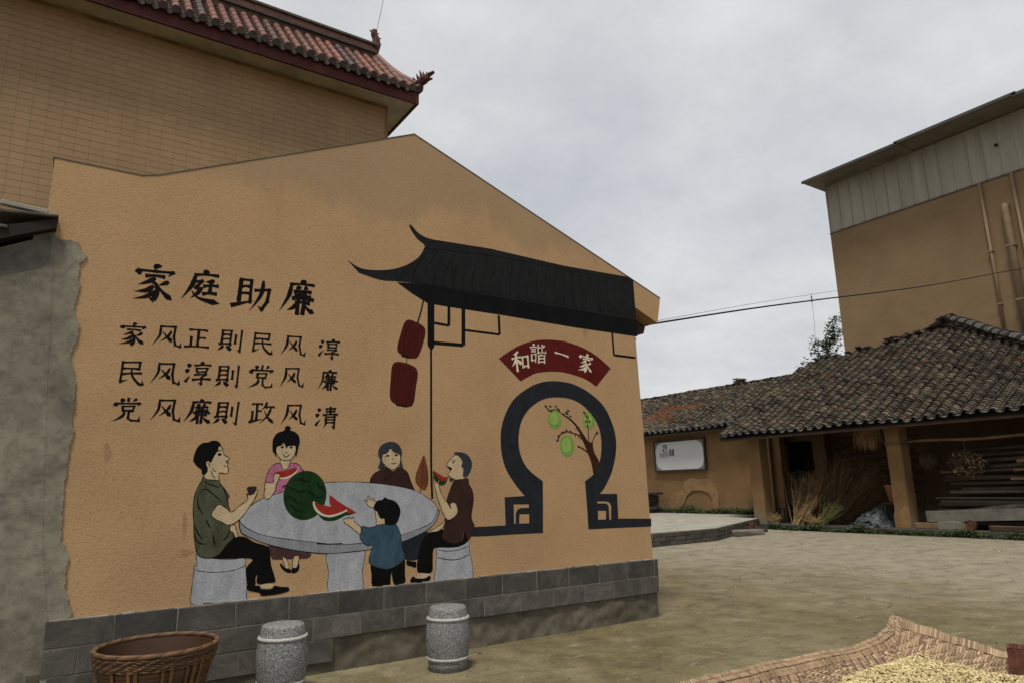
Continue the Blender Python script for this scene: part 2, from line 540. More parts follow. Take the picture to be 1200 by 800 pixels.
M['redpan'] = simple('red_pan_tile', (.070, .042, .032), .4, 9, .7)
M['greydisc'] = simple('weathered_tile_end', (.075, .06, .05), .4, 10, .8, (40, .004), rnd=.4)
M['ridge'] = simple('weathered_ridge', (.085, .052, .040), .5, 4, .8, (14, .008))
M['ornament'] = simple('oxblood_ornament', (.065, .018, .014), .4, 12, .7, (30, .01))
M['wire'] = simple('black_cable', (.012, .012, .012), .1, 3, .6)
M['thin_wire'] = simple('grey_wire', (.10, .10, .10), .1, 3, .6)
M['foil'] = simple('white_board', (.46, .46, .455), .05, 1.5, .55, spec=.4)
M['frame'] = simple('dark_frame', (.035, .020, .016), .3, 8, .6)
M['print'] = simple('black_print', (.008, .008, .008), .1, 8, .7)
M['print_grey'] = simple('grey_print', (.14, .135, .13), .2, 8, .7)
M['plank'] = simple('weathered_plank', (.090, .073, .055), .45, 2.4, .88, (24, .006), rnd=.65)
M['log'] = simple('debarked_pole', (.16, .105, .060), .35, 4, .85, (20, .006))
M['slab'] = simple('cast_concrete', (.165, .152, .122), .3, 5, .92, (30, .008))
M['straw'] = simple('dry_straw', (.26, .17, .085), .4, 9, .9)
M['stalk'] = simple('dry_stalk', (.135, .085, .042), .5, 4, .92)
M['stalk_pale'] = simple('cut_stalk', (.30, .20, .095), .35, 4, .9)
M['green_stalk'] = simple('green_stalk', (.155, .15, .05), .4, 5, .8)
M['film'] = simple('blue_grey_film', (.050, .060, .062), .5, 3, .45, spec=.5)
M['terracotta'] = simple('terracotta', (.24, .10, .04), .2, 5, .8)
M['root'] = simple('root_tangle', (.085, .058, .036), .6, 12, .9)
M['root_pale'] = simple('pale_root', (.42, .31, .19), .4, 12, .85)
M['oldbrick'] = simple('dark_brown_brick', (.050, .030, .020), .5, 8, .92, (40, .005))  # brick toned down to a dull dark brown
M['redbrick'] = simple('fired_brick', (.105, .040, .026), .4, 14, .88, (40, .005))
M['darkstone'] = simple('dark_stone', (.045, .040, .034), .5, 7, .9, (14, .03))
M['curb'] = simple('curb_block', (.080, .074, .060), .35, 6, .9, (22, .008), rnd=.35)
def mat_leaf(name, c):
    t = NT(name)
    b = t.ramp(t.attr(), [(0, mul(c, .45)), (1, mul(c, 1.4))])
    t.color(b).rough(.6, .3)
    t.bsdf.inputs['Subsurface Weight'].default_value = 0
    return t.mat
M['weed'] = mat_leaf('weed_leaf', (.040, .060, .018))
M['treeleaf'] = mat_leaf('tree_leaf', (.085, .115, .045))
M['bark'] = simple('grey_bark', (.11, .09, .065), .3, 9, .9, (30, .01))
def mat_bamboo(name, lo, hi):
    t = NT(name)
    b = t.ramp(t.attr(), [(0, lo), (.6, lerp(lo, hi, .6)), (1, hi)])
    d = t.ramp(t.noise(4, 5, .65), [(.3, .72), (.7, 1.12)])
    t.color(t.mix(1., b, d, 'MULTIPLY')).rough(.6, .35)
    return t.mat
M['mat'] = mat_bamboo('woven_bamboo', (.17, .105, .058), (.46, .32, .19))
M['mat_under'] = simple('mat_shade', (.10, .065, .04), .3, 10, .9)
M['bean'] = mat_bamboo('dried_bean', (.30, .22, .09), (.72, .60, .32))
M['basket'] = mat_bamboo('basket_weave', (.050, .022, .009), (.135, .062, .024))
M['stave'] = simple('basket_stave', (.20, .098, .034), .3, 8, .55, spec=.4, rnd=.4)
M['rim'] = mat_bamboo('basket_rim', (.055, .027, .012), (.175, .095, .045))

# ------------------------------------------------------------------ ground
g = MB()
N = 60
for i in range(N+1):
    for j in range(N+1):
        s = lambda k: (k/N*2-1)
        x = 14 + math.copysign(abs(s(i))**2.6, s(i))*420; y = 10 + math.copysign(abs(s(j))**2.6, s(j))*420
        g.v.append((x, y, 0))
for i in range(N):
    for j in range(N):
        g.f.append([i*(N+1)+j, (i+1)*(N+1)+j, (i+1)*(N+1)+j+1, i*(N+1)+j+1]); g.m.append(0); g.t.append(.5)
structure(g.build('ground', M['ground']))
# ------------------------------------------------------------------ mural house
WY = 6.137                                           # the painted gable wall stands in the plane y = WY
house = thing('mural_house', 'ochre stucco house whose gable wall carries a painted family mural', 'house', (3.0, WY, 0))
GABLE = [(-.22, .20), (6.065, .20), (6.03, 2.0), (5.985, 3.40), (5.97, 3.74), (6.40, 3.56), (6.475, 3.90), (2.90, 5.235), (.52, 4.165), (.40, 4.13), (-.22, 4.13)]
mb = MB().prism(GABLE, 'y', WY, WY+.22)
mb.build('gable_wall', M['stucco'], house, recalc=True)
# thin mortar coping along the gable edge
cop = MB()
edge = [(-.23, 4.132), (.40, 4.132), (.52, 4.167), (2.90, 5.238), (6.48, 3.902)]
for (a, b), (c, d) in zip(edge[:-1], edge[1:]):
    cop.prism([(a, b), (c, d), (c, d+.009), (a, b+.009)], 'y', WY-.004, WY+.24)
cop.build('coping', M['cement_base'], house, recalc=True)
MB().box(5.78, 5.98, WY+.22, 12.5, 0, 3.5).build('side_wall', M['stucco'], house)
MB().box(-.2, .0, WY+.22, 12.5, 0, 3.9).build('side_wall', M['stucco'], house)
eb = MB()
eb.prism([(5.98, 3.40), (6.36, 3.46), (6.40, 3.57), (5.98, 3.74)], 'y', WY+.225, 11.4)
eb.build('eave_soffit', M['beam'], house, recalc=True)
for k in range(12):
    MB().box(6.0, 6.34, WY+.35+.42*k, WY+.42+.42*k, 3.39, 3.43).build('rafter_end', M['beam'], house)
rf = MB()
rf.prism([(6.43, 3.70), (2.90, 5.02), (.1, 3.80), (.1, 3.92), (2.90, 5.16), (6.43, 3.84)], 'y', WY+.225, 11.5)
rf.build('roof', M['tile'], house, recalc=True)

# plinth of concrete blocks over a rough base
MB().box(.08, 6.080, WY-.0475, WY+.21, .278, .6445).build('bed_mortar', M['mortar'], house)
MB().box(.08, 2.16, WY-.0475, WY-.003, .09, .2775).build('bed_mortar', M['mortar'], house)
MB().box(-.2, 6.045, WY-.004, WY+.20, -.02, .277).build('plinth_core', M['mortar'], house)
def rough_panel(x0, x1, z0, z1, y, amp, nx, nz, dep):
    b = MB(); V = []
    for i in range(nx+1):
        for k in range(nz+1):
            x = x0+(x1-x0)*i/nx; z = z0+(z1-z0)*k/nz
            V.append((x, y - amp*(noise.noise((x*3.1, z*3.1, dep))*.6+noise.noise((x*9, z*9, dep+3))*.4), z))
    F = [(i*(nz+1)+k, (i+1)*(nz+1)+k, (i+1)*(nz+1)+k+1, i*(nz+1)+k+1) for i in range(nx) for k in range(nz)]
    return b.add(V, F)
rp = rough_panel(.0, 6.07, -.02, .30, WY-.030, .034, 260, 22, 2.2)
rp.build('rough_base', M['cement_base'], house, smooth=True)
MB().box(6.046, 6.075, WY-.02, WY+.2, -.02, .27).build('base_end', M['cement_base'], house)
ROWS = [(.463, .648, 0.0), (.275, .458, .21), (.088, .270, .04)]
bw = .425
for r, (z0, z1, off) in enumerate(ROWS):
    x = .075 - (bw - off if off else 0)
    end = 6.085 if r < 2 else 2.17
    while x < end-.02:
        a, c = max(x, .075), min(x+bw, end)
        if c-a > .05:
            j = RND.uniform(-.004, .004)
            b = MB().bbox(a+.0035, c-.0035, WY-.052+j*.4, WY-.020, z0+.002, z1-.002, .003, jit=.0012)
            b.build('block', M['block'] if r == 0 else M['block_pale'], house)
        x += bw
# end faces of the two courses at the corner
for (z0, z1, off) in ROWS[:2]:
    MB().bbox(6.06, 6.088, WY-.018, WY+.21, z0+.002, z1-.002, .004).build('block', M['block'], house)
# scraped mortar line on the ledge
lm = MB()
x = .1
while x < 6.0:
    w = RND.uniform(.05, .4)
    lm.box(x, x+w, WY-.046, WY-.001, .646, .650+RND.uniform(0, .008), jit=.003); x += w+RND.uniform(.0, .15)
lm.build('ledge_mortar', M['mortar'], house)['kind'] = 'stuff'

# ---- the mural: outlines measured on the wall, laid as thin coats of paint
def sheet(px, py):
    """a point of the measured photograph carried onto the wall plane -> (x, z) in metres"""
    d = RIGHT*((px-600)/800) - UPV*((py-400)/800) + FWD
    t = (WY-EYE.y)/d.y
    return (EYE.x+d.x*t, EYE.z+d.z*t)
def T(ox, oy, s, pts): return [sheet(ox+a/s, oy+b/s) for a, b in pts]
COAT = .00028
class Paint:
    def __init__(s): s.mb = {}
    def get(s, m): return s.mb.setdefault(m, MB())
    def fill(s, pts, m, layer, smooth=True, n=4):
        P = [Vector((a, b, 0)) for a, b in pts]
        if smooth: P = [Vector((p.x, p.y, 0)) for p in catmull(P, n, True)]
        tri = tessellate_polygon([P])
        y = WY-.0006-COAT*layer
        b = s.get(m)
        F = []
        for t in tri:
            a, c, d = (P[i] for i in t)
            F.append(t if (c-a).cross(d-a).z > 0 else t[::-1])
        b.add([(p.x, y, p.y) for p in P], F)
        return s
    def strip(s, pts, w, m, layer, sub=0, prof=None):
        P = [Vector((a, b)) for a, b in pts]
        L = [0]
        for a, b in zip(P[:-1], P[1:]): L.append(L[-1]+(b-a).length)
        tot = max(L[-1], 1e-6); V = []
        y = WY-.0006-COAT*layer-sub*.00003
        for i, p in enumerate(P):
            d = P[min(i+1, len(P)-1)]-P[max(i-1, 0)]
            if d.length < 1e-9: d = Vector((1, 0))
            d.normalize(); nn = Vector((-d.y, d.x))
            h = w*.5*(prof(L[i]/tot) if prof else 1)
            a, b = p+nn*h, p-nn*h
            V += [(a.x, y, a.y), (b.x, y, b.y)]
        F = [(2*i+1, 2*i+3, 2*i+2, 2*i) for i in range(len(P)-1)]
        s.get(m).add(V, F)
        return s
    def line(s, pts, w, m, layer, smooth=True, sub=0, taper=False):
        P = [Vector((a, b, 0)) for a, b in pts]
        if smooth: P = catmull(P, 5)
        s.strip([(p.x, p.y) for p in P], w, m, layer, sub, (lambda t: .35+1.0*math.sin(math.pi*min(max(t, .02), .98))**.7) if taper else None)
        return s
    def outline(s, pts, w, m, layer, smooth=True):
        P = [Vector((a, b, 0)) for a, b in pts]
        if smooth: P = catmull(P, 4, True)
        P.append(P[0])
        return s.strip([(p.x, p.y) for p in P], w, m, layer, 2, lambda t: .55+.45*math.sin(t*37)**2)
    def ell(s, c, rx, rz, m, layer, n=28, rot=0):
        pts = []
        for k in range(n):
            a = 2*math.pi*k/n
            u, v = rx*math.cos(a), rz*math.sin(a)
            pts.append((c[0]+u*math.cos(rot)-v*math.sin(rot), c[1]+u*math.sin(rot)+v*math.cos(rot)))
        return s.fill(pts, m, layer, False)
    def out(s, name, parent):
        obs = []
        mats = list(s.mb)
        b = MB()
        for i, k in enumerate(mats):
            q = s.mb[k]; b.mat = i; b.add(q.v, q.f)
        return b.build(name, [M[k] for k in mats], parent)
PXW = .0085     # about one photograph pixel on the wall
def piece(name, parent, shapes, layer, edge='ink', ew=.9):
    """one painted sub-part: list of (points, colour) plus a brushed outline"""
    p = Paint()
    for i, (pts, m) in enumerate(shapes):
        p.fill(pts, m, layer+.25*i)
        if edge: p.outline(pts, ew*PXW, edge, layer+.25*i)
    return p.out(name, parent)
def part(name, label): return part_group(name, house, label)

# --- round stone table, stools
tb = part('painted_table', 'painted round grey stone table with a square pillar')
top_edge = T(0, 0, 1, [(281,608),(284,601),(291,594),(307.5,583.5),(330,576.5),(354,569.5),(380.6,565),(420,564.2),(455,567.5),(475,571),(490,576),(502.5,583.7),(510,590),(512,598),(505,612),(485,621),(470.5,626.5),(445,632.5),(420,636.2),(390,637),(345,632),(313,627.5),(292.5,620),(283,613)])
side_edge = T(0, 0, 1, [(281,607),(292.5,618),(345,630),(420,634),(470.5,624.5),(512,597),(512.6,605),(509,612.5),(497.5,622.5),(471.5,634),(445,641),(420,645),(382.5,648),(345,644),(313,637),(290.6,628),(282,622)])
piece('pillar', tb, [(T(0,0,1,[(385,646),(425,643),(424.5,668),(424,690),(404,691.5),(385,692.5),(385,670)]), 'stone_top')], 2, 'stone_line')
tp = Paint().fill(side_edge, 'stone_side', 5).outline(side_edge, PXW, 'ink', 5)
tp.out('table_edge', tb)
tp = Paint().fill(top_edge, 'stone_top', 6).outline(top_edge, .8*PXW, 'ink', 6)
tp.line(T(270,545,5.333,[(540,488),(620,490),(700,486)]), 1.1*PXW, 'ink', 6.5)
tp.out('table_top', tb)
s1 = part('painted_stool', 'painted grey drum stool under the man in olive')
piece('stool_body', s1, [(T(215,600,7.269,[(95,485),(130,495),(280,505),(430,485),(520,450),(535,520),(540,600),(536,690),(530,755),(420,764),(300,770),(180,773),(70,778),(65,690),(80,580)]), 'stone_top')], 2, 'stone_line')
piece('stool_rim', s1, [(T(215,600,7.269,[(120,350),(240,388),(400,398),(520,388),(525,440),(515,457),(430,490),(280,508),(130,497),(85,470),(115,440),(110,400)]), 'stone_top')], 3, 'stone_line')
s2 = part('painted_stool', 'painted grey drum stool under the bearded man')
piece('stool_body', s2, [(T(460,600,8.89,[(465,365),(600,362),(700,345),(785,295),(800,400),(820,480),(830,560),(832,690),(740,694),(640,700),(540,712),(440,725),(445,600),(460,480)]), 'stone_top')], 2, 'stone_line')
p = Paint()
p.line(T(460,600,8.89,[(475,385),(560,402),(680,390),(790,350)]), .9*PXW, 'stone_line', 3)
p.line(T(460,600,8.89,[(470,470),(600,492),(700,482),(800,435)]), 1.1*PXW, 'stone_line', 3)
p.out('stool_rim', s2)

# --- man in olive shirt
mn = part('painted_man', 'painted man in olive shirt holding a dark cup')
A = lambda q: T(210,505,8,q)
B = lambda q: T(215,600,7.269,q)
piece('trousers', mn, [(B([(425,212),(520,205),(600,250),(710,285),(735,330),(745,440),(775,540),(780,590),(720,600),(650,610),(622,592),(628,530),(612,560),(612,612),(560,640),(545,620),(530,480),(585,395),(400,392),(240,388),(310,350),(370,270)]), 'trousers')], 6, None)
piece('shoe', mn, [(B([(545,620),(650,625),(660,650),(750,650),(770,622),(830,632),(890,635),(893,670),(780,700),(660,708),(650,685),(550,662)]), 'trousers'), (B([(655,622),(700,606),(770,610),(750,640),(670,645)]), 'skin')], 6.6, None)
piece('neck_and_face', mn, [(A([(372,138),(400,150),(412,195),(430,225),(466,244),(468,262),(440,282),(458,295),(452,318),(448,328),(462,348),(455,383),(430,395),(380,388),(372,420),(368,462),(300,474),(232,445),(240,400),(262,378),(262,340),(248,310),(252,285),(275,275),(295,292),(320,240),(355,185)]), 'skin')], 3)
piece('hair', mn, [(A([(130,275),(140,220),(170,150),(220,108),(270,102),(310,86),(350,88),(380,105),(394,140),(372,140),(355,185),(320,240),(300,290),(285,276),(262,280),(252,300),(262,340),(258,378),(248,400),(214,402),(208,360),(165,325),(140,290)]), 'hair')], 4, None)
p = Paint()
p.ell(A([(378,215)])[0], .016, .011, 'ink', 4.5); p.line(A([(355,190),(372,178),(392,182)]), .8*PXW, 'ink', 4.5, taper=True)
p.line(A([(440,282),(452,290),(455,305)]), .9*PXW, 'ink', 4.5); p.line(A([(418,320),(440,326)]), .8*PXW, 'ink', 4.5)
p.line(A([(300,370),(312,410),(335,440)]), .7*PXW, 'ink', 4.5); p.line(A([(262,300),(280,305),(285,330)]), .7*PXW, 'ink', 4.5)
p.line(A([(310,345),(325,365),(345,378)]), .7*PXW, 'ink', 4.5)
p.out('facial_lines', mn)['kind'] = 'stuff'
piece('lower_arm', mn, [(B([(400,112),(435,108),(455,160),(465,205),(440,208),(420,170),(395,155)]), 'skin')], 6.8)
shirt = A([(225,420),(260,450),(350,455),(380,462),(385,490),(430,545),(470,605),(455,625),(460,690),(476,752)]) + B([(395,112),(390,160),(415,170),(425,215),(370,270),(310,350),(230,386),(130,370),(100,280),(90,180),(85,50)]) + A([(130,700),(150,580),(180,510),(212,462)])
piece('shirt', mn, [(shirt, 'olive')], 7.2)
p = Paint()
for q in ([(180,580),(250,540),(330,600),(405,665)], [(250,540),(240,500)], [(230,470),(300,500),(370,520),(382,490)], [(178,590),(175,690),(230,790)], [(395,495),(440,590),(450,640)]):
    p.line(A(q), .9*PXW, 'ink', 7.7, taper=True)
for q in ([(90,100),(120,170),(160,230)], [(100,180),(110,240),(150,265),(200,268)], [(195,60),(215,110),(235,130)], [(250,180),(258,240),(270,285)], [(390,170),(360,220),(330,240)]):
    p.line(B(q), 1.0*PXW, 'ink', 7.7, taper=True)
p.out('shirt_folds', mn)
piece('arm', mn, [(A([(370,685),(430,710),(490,755),(560,700),(640,640),(632,582),(655,595),(735,545),(712,620),(660,700),(590,800),(480,875),(400,850),(304,793),(330,725)]), 'skin')], 8.2)
piece('cup', mn, [(A([(638,522),(720,515),(718,540),(705,580),(655,600),(642,560)]), 'cup')], 9, None)

# --- girl in pink
gl = part('painted_girl', 'painted girl in pink shirt eating watermelon')
A = lambda q: T(295,495,8,q)
D = lambda q: T(270,545,5.333,q)
piece('neck', gl, [(A([(275,340),(355,345),(352,400),(320,440),(285,436),(268,385)]), 'skin')], 2)
piece('shirt', gl, [(A([(270,380),(220,385),(170,430),(140,500),(130,556),(195,560),(208,580),(212,620),(195,672),(300,668),(340,665),(380,560),(492,485),(470,430),(430,385),(360,375),(350,408),(320,436),(288,430)]), 'pink')], 2.8)
piece('face', gl, [(A([(235,225),(300,190),(330,215),(410,215),(405,290),(370,340),(330,350),(280,345),(245,310),(228,270)]), 'skin')], 3)
piece('hair', gl, [(A([(195,180),(205,140),(240,95),(305,70),(312,40),(338,26),(366,42),(362,70),(400,82),(440,120),(450,180),(435,240),(416,318),(408,300),(412,228),(390,212),(345,212),(325,240),(302,182),(270,215),(235,228),(226,320),(215,290),(195,260)]), 'hair')], 4, None)
p = Paint()
for c in ((285,228),(370,230)): p.ell(A([c])[0], .013, .009, 'ink', 4.6)
p.line(A([(262,215),(285,205),(305,215)]), .7*PXW, 'ink', 4.6); p.line(A([(352,215),(370,208),(390,216)]), .7*PXW, 'ink', 4.6)
p.line(A([(292,290),(318,320),(355,293)]), .8*PXW, 'ink', 4.6); p.line(A([(312,272),(325,280),(336,270)]), .6*PXW, 'ink', 4.6)
p.out('facial_lines', gl)['kind'] = 'stuff'
piece('watermelon_slice', gl, [(A([(425,416),(437,430),(415,470),(360,510),(300,527),(255,517),(240,480),(300,460)]), 'rind'), (A([(212,465),(300,448),(425,418),(408,458),(350,496),(290,512),(258,505)]), 'flesh')], 5, None)
piece('arm', gl, [(A([(130,560),(190,562),(205,540),(203,505),(220,475),(262,480),(255,520),(225,590),(215,640),(180,692),(140,715),(115,690),(120,620)]), 'skin')], 7.6)
piece('skirt', gl, [(D([(235,500),(340,515),(495,545),(490,575),(455,582),(390,583),(280,587),(255,572)]), 'skirt')], 3, None)
piece('leg', gl, [(D([(325,570),(352,585),(367,640),(345,642),(333,610)]), 'skin')], 3.8)
piece('leg', gl, [(D([(400,565),(428,565),(425,600),(415,637),(390,637),(388,600)]), 'skin')], 3.8)
piece('shoe', gl, [(D([(315,608),(340,638),(372,645),(380,668),(352,667),(325,647),(311,625)]), 'hair')], 4.6, None)
piece('shoe', gl, [(D([(383,642),(412,636),(422,608),(431,625),(425,655),(402,672),(383,668)]), 'hair')], 4.6, None)

# --- watermelon and slices on the table
wm = part('painted_watermelon', 'painted whole dark green watermelon on the painted table')
p = Paint()
c = sheet(357.7, 579.7)
p.ell(c, .190, .212, 'melon', 7.5, 36)
p.out('melon', wm)
p = Paint()
for i, q in enumerate(([(322,138),(345,126),(400,150),(440,165),(480,158),(520,185),(560,200),(590,190)], [(352,185),(395,210),(420,235),(450,232)], [(395,95),(440,85),(470,100),(500,92)], [(540,95),(555,130),(575,140),(588,165)], [(370,240),(410,275),(450,290)])):
    p.line(D(q), 2.2*PXW, 'melon_dark', 8, sub=i, taper=True)
p.out('melon_stripes', wm)
sl1 = part('painted_melon_slices', 'painted red watermelon slices beside the whole melon')
piece('rear_slice', sl1, [(D([(715,285),(783,289),(762,303),(712,312),(690,300)]), 'melon'), (D([(622,185),(660,213),(720,253),(778,288),(740,296),(700,285),(640,262),(620,235)]), 'flesh')], 8.4, None)
piece('front_slice', sl1, [(D([(525,270),(575,312),(640,318),(722,283),(716,310),(665,338),(620,346),(572,333)]), 'melon'), (D([(519,223),(560,245),(640,262),(722,275),(722,287),(640,320),(580,316),(535,287),(516,250)]), 'rind'), (D([(525,230),(565,244),(640,258),(716,273),(690,290),(622,309),(574,298),(540,268)]), 'flesh')], 9.2, None)

# --- woman in maroon with leaf fan
wo_ = part('painted_woman', 'painted woman in maroon jacket behind the table')
A = lambda q: T(425,510,8,q)
C8 = lambda q: T(460,600,8.89,q)
piece('trousers', wo_, [(C8([(100,315),(250,230),(372,198),(330,260),(290,330),(270,420),(250,492),(140,492),(120,440)]), 'trousers_blue')], 2.5, None)
piece('shoe', wo_, [(C8([(145,500),(200,508),(245,515),(242,572),(190,560),(150,545)]), 'trousers')], 2.5, None)
piece('jacket', wo_, [(A([(205,290),(240,305),(290,330),(345,290),(420,340),(450,420),(487,525),(400,500),(240,470),(75,445),(90,370),(150,325)]), 'maroon')], 2.5, None)
piece('face', wo_, [(A([(188,178),(230,160),(260,120),(295,155),(350,175),(355,240),(330,285),(285,318),(235,300),(190,255),(168,230)]), 'skin')], 3.5)
piece('hair', wo_, [(A([(145,180),(150,130),(180,85),(240,58),(300,62),(345,95),(368,150),(362,220),(377,300),(345,286),(352,205),(332,165),(290,150),(260,118),(230,160),(192,175),(183,230),(205,292),(143,305),(165,235)]), 'hair_grey')], 4.2, None)
p = Paint()
for c in ((235,190),(315,185)): p.ell(A([c])[0], .013, .007, 'ink', 4.8)
p.line(A([(205,205),(230,182),(250,185)]), .7*PXW, 'ink', 4.8); p.line(A([(300,180),(318,172),(335,180)]), .7*PXW, 'ink', 4.8)
p.line(A([(268,255),(290,262),(312,250)]), 1.3*PXW, 'fan', 4.8); p.line(A([(280,210),(285,232)]), .6*PXW, 'fan', 4.8)
p.out('facial_lines', wo_)['kind'] = 'stuff'
Paint().line(A([(290,345),(250,388),(190,420)]), .8*PXW, 'ink', 4.8).out('lapel_line', wo_)
fan = part('painted_leaf_fan', 'painted brown leaf shaped fan beside the post')
p = Paint().fill(A([(572,185),(600,270),(615,360),(610,460),(580,510),(545,495),(500,440),(495,380),(520,300)]), 'fan', 3).line(A([(540,490),(540,545)]), 1.2*PXW, 'fan', 3.4)
p.line(A([(570,195),(560,350),(545,490)]), .7*PXW, 'maroon', 3.6)
p.out('fan_leaf', fan)

# --- boy in blue
by = part('painted_boy', 'painted boy in blue shirt seen from behind')
A = lambda q: T(390,570,6.4,q)
piece('trousers', by, [(A([(288,585),(380,605),(442,600),(432,680),(425,737),(350,744),(295,740),(290,660)]), 'trousers'), (A([(446,600),(520,555),(540,550),(540,650),(540,716),(460,730)]), 'trousers')], 7, None)
piece('arm', by, [(A([(208,300),(165,265),(155,235),(150,222),(140,240),(130,222),(122,238),(108,226),(104,242),(82,238),(88,268),(130,297),(190,347),(206,352)]), 'skin')], 10.2)
piece('arm', by, [(A([(300,157),(265,142),(246,112),(235,100),(244,96),(262,108),(262,68),(272,72),(280,98),(300,82),(308,90),(304,104),(325,108),(312,140)]), 'skin')], 7)
piece('face', by, [(A([(315,165),(335,190),(355,230),(390,228),(392,285),(330,282),(325,250),(320,210)]), 'skin')], 7.6)
piece('shirt', by, [(A([(215,295),(270,305),(340,285),(400,278),(470,280),(505,350),(525,470),(540,510),(520,560),(450,605),(380,615),(300,590),(270,550),(290,470),(300,436),(260,441),(220,410),(200,370)]), 'navy')], 8.2)
piece('hair', by, [(A([(305,150),(330,105),(370,95),(388,78),(410,88),(470,110),(505,165),(500,220),(475,275),(440,285),(392,280),(385,238),(358,236),(335,190),(310,170)]), 'hair')], 9, None)

# --- bearded man eating melon
m2 = part('painted_man', 'painted bearded man in dark brown shirt biting a melon slice')
A = lambda q: T(470,520,8,q)
piece('trousers', m2, [(C8([(372,215),(450,195),(530,178),(540,270),(620,310),(720,295),(745,200),(787,290),(700,350),(600,362),(450,367),(422,400),(417,500),(407,620),(290,628),(255,600),(260,480),(290,330),(320,270)]), 'trousers')], 6, None)
piece('foot', m2, [(C8([(250,660),(280,630),(385,640),(382,668),(320,690),(240,688)]), 'skin'), (C8([(185,700),(215,662),(240,682),(330,684),(388,655),(386,705),(300,727),(200,732)]), 'trousers')], 6.2, None)
piece('face', m2, [(A([(510,100),(545,115),(575,160),(568,205),(585,240),(582,300),(602,325),(520,340),(500,328),(455,305),(440,280),(468,240),(440,218),(428,188),(470,130)]), 'skin')], 3)
piece('hair', m2, [(A([(498,75),(560,75),(610,90),(650,135),(665,190),(650,250),(612,308),(580,285),(587,225),(565,202),(575,160),(540,110),(510,100)]), 'hair_grey')], 4, None)
Paint().fill(A([(450,288),(470,318),(500,322),(462,352)]), 'hair_grey', 4.4).out('beard', m2)
Paint().fill(A([(436,205),(476,224),(470,242),(445,226)]), 'hair', 4.4).out('moustache', m2)
p = Paint()
p.ell(A([(490,168)])[0], .013, .008, 'ink', 4.6); p.line(A([(472,150),(492,146),(512,158)]), .7*PXW, 'ink', 4.6)
p.out('facial_lines', m2)['kind'] = 'stuff'
piece('lower_arm', m2, [(C8([(548,65),(532,140),(480,190),(420,202),(375,208),(460,150),(520,108)]), 'skin')], 6.8)
shirt = A([(500,335),(560,325),(628,320),(637,370),(668,430),(680,520),(660,680),(688,755)]) + C8([(852,140),(830,220),(787,288),(742,196),(715,300),(620,317),(522,272),(530,180),(545,75)]) + A([(408,690),(425,600),(425,530),(440,470),(476,375)])
piece('shirt', m2, [(shirt, 'maroon')], 7.4, None)
piece('watermelon_slice', m2, [(A([(296,252),(330,295),(370,338),(410,342),(432,325),(412,370),(370,382),(320,332)]), 'melon'), (A([(300,246),(345,272),(400,304),(440,308),(408,344),(368,332),(330,292)]), 'flesh')], 8.2, None)
piece('arm', m2, [(A([(300,300),(302,330),(320,420),(360,560),(410,680),(455,708),(525,650),(525,590),(500,545),(460,560),(466,602),(440,560),(380,470),(357,400),(350,362),(366,330),(350,338),(332,366)]), 'skin')], 9)

# --- gate: tiled roof, beam, post, brackets, lanterns
gr = part('painted_gate_roof', 'painted black tiled gate roof with upswept tips')
A = lambda q: T(400,255,4.85,q)
E3 = lambda q: T(420,270,3.3333,q)
def smooth2(pts, n=5): return [(q.x, q.y) for q in catmull([(a, b, 0) for a, b in pts], n)]
roofp = smooth2(A([(35,243),(110,288),(200,300),(290,294),(370,270),(440,225),(475,165)])) + smooth2(A([(468,152),(425,115),(388,55),(395,42),(440,90),(500,120),(600,138),(830,175)])) + E3([(520,73),(800,138),(1062,184),(1073,195),(1078,260),(1085,350),(1000,337),(800,302),(600,270),(400,237),(290,215)]) + smooth2(A([(340,366),(300,362),(220,355),(100,315)]))
Paint().fill(roofp, 'slate', 2, False).out('roof_field', gr)
beam = E3([(150,203),(290,213),(400,235),(600,268),(800,300),(1000,335),(1085,348),(1090,415),(850,380),(560,331),(350,299),(270,285),(215,251)])
Paint().fill(beam, 'slate_dark', 1, False).out('beam', gr)
p = Paint()
for k in range(25):
    t = k/24
    tx, ty = 275+t*790, 78+t*128
    bx = 205+(t**.93)*875; by_ = 213+t*132
    p.line(E3([(tx, ty), ((tx+bx)/2-(1-t)*14, (ty+by_)/2), (bx, by_)]), .75*PXW, 'ink', 3, sub=0)
p.line(E3([(262,70),(520,100),(800,152),(1070,205)]), .9*PXW, 'ink', 3.4)
for k in range(24):
    t = (k+.5)/24
    bx = 210+t*866; by_ = 207+t*132
    p.line(E3([(bx-14, by_-3), (bx, by_-9), (bx+14, by_+2)]), .8*PXW, 'ink', 3.6+.02*(k % 2))
p.out('roof_tile_lines', gr)
A = lambda q: T(440,340,5,q)
po = part('painted_post', 'painted black gate post with square brackets')
p = Paint().fill(A([(305,62),(345,80),(345,330),(326,358),(305,322)]), 'slate_dark', .5, False)
p.line(A([(325,345),(326,480),(326,700),(326,1000)])+T(0,0,1,[(505.6,560),(506.5,584)]), 2.7*PXW, 'ink', .4)
p.out('post', po)
for q, w in (([(345,192),(430,208),(430,95)], 2.3), ([(345,308),(515,322),(515,100)], 3.2), ([(525,234),(727,260),(722,148)], 2.1)):
    p = Paint()
    P = A(q)
    p.line(P[:2], w*PXW*1.4, 'slate_dark', .6, False); p.line([P[1], P[2]], w*PXW*1.7, 'slate_dark', .8, False)
    p.out('bracket', po)
p = Paint(); P = T(570,370,7.5,[(1105,145),(1120,344),(1310,368)])
p.line(P[:2], 3.4*PXW, 'slate_dark', .6, False).line(P[1:], 3.4*PXW, 'slate_dark', .8, False).out('bracket', po)
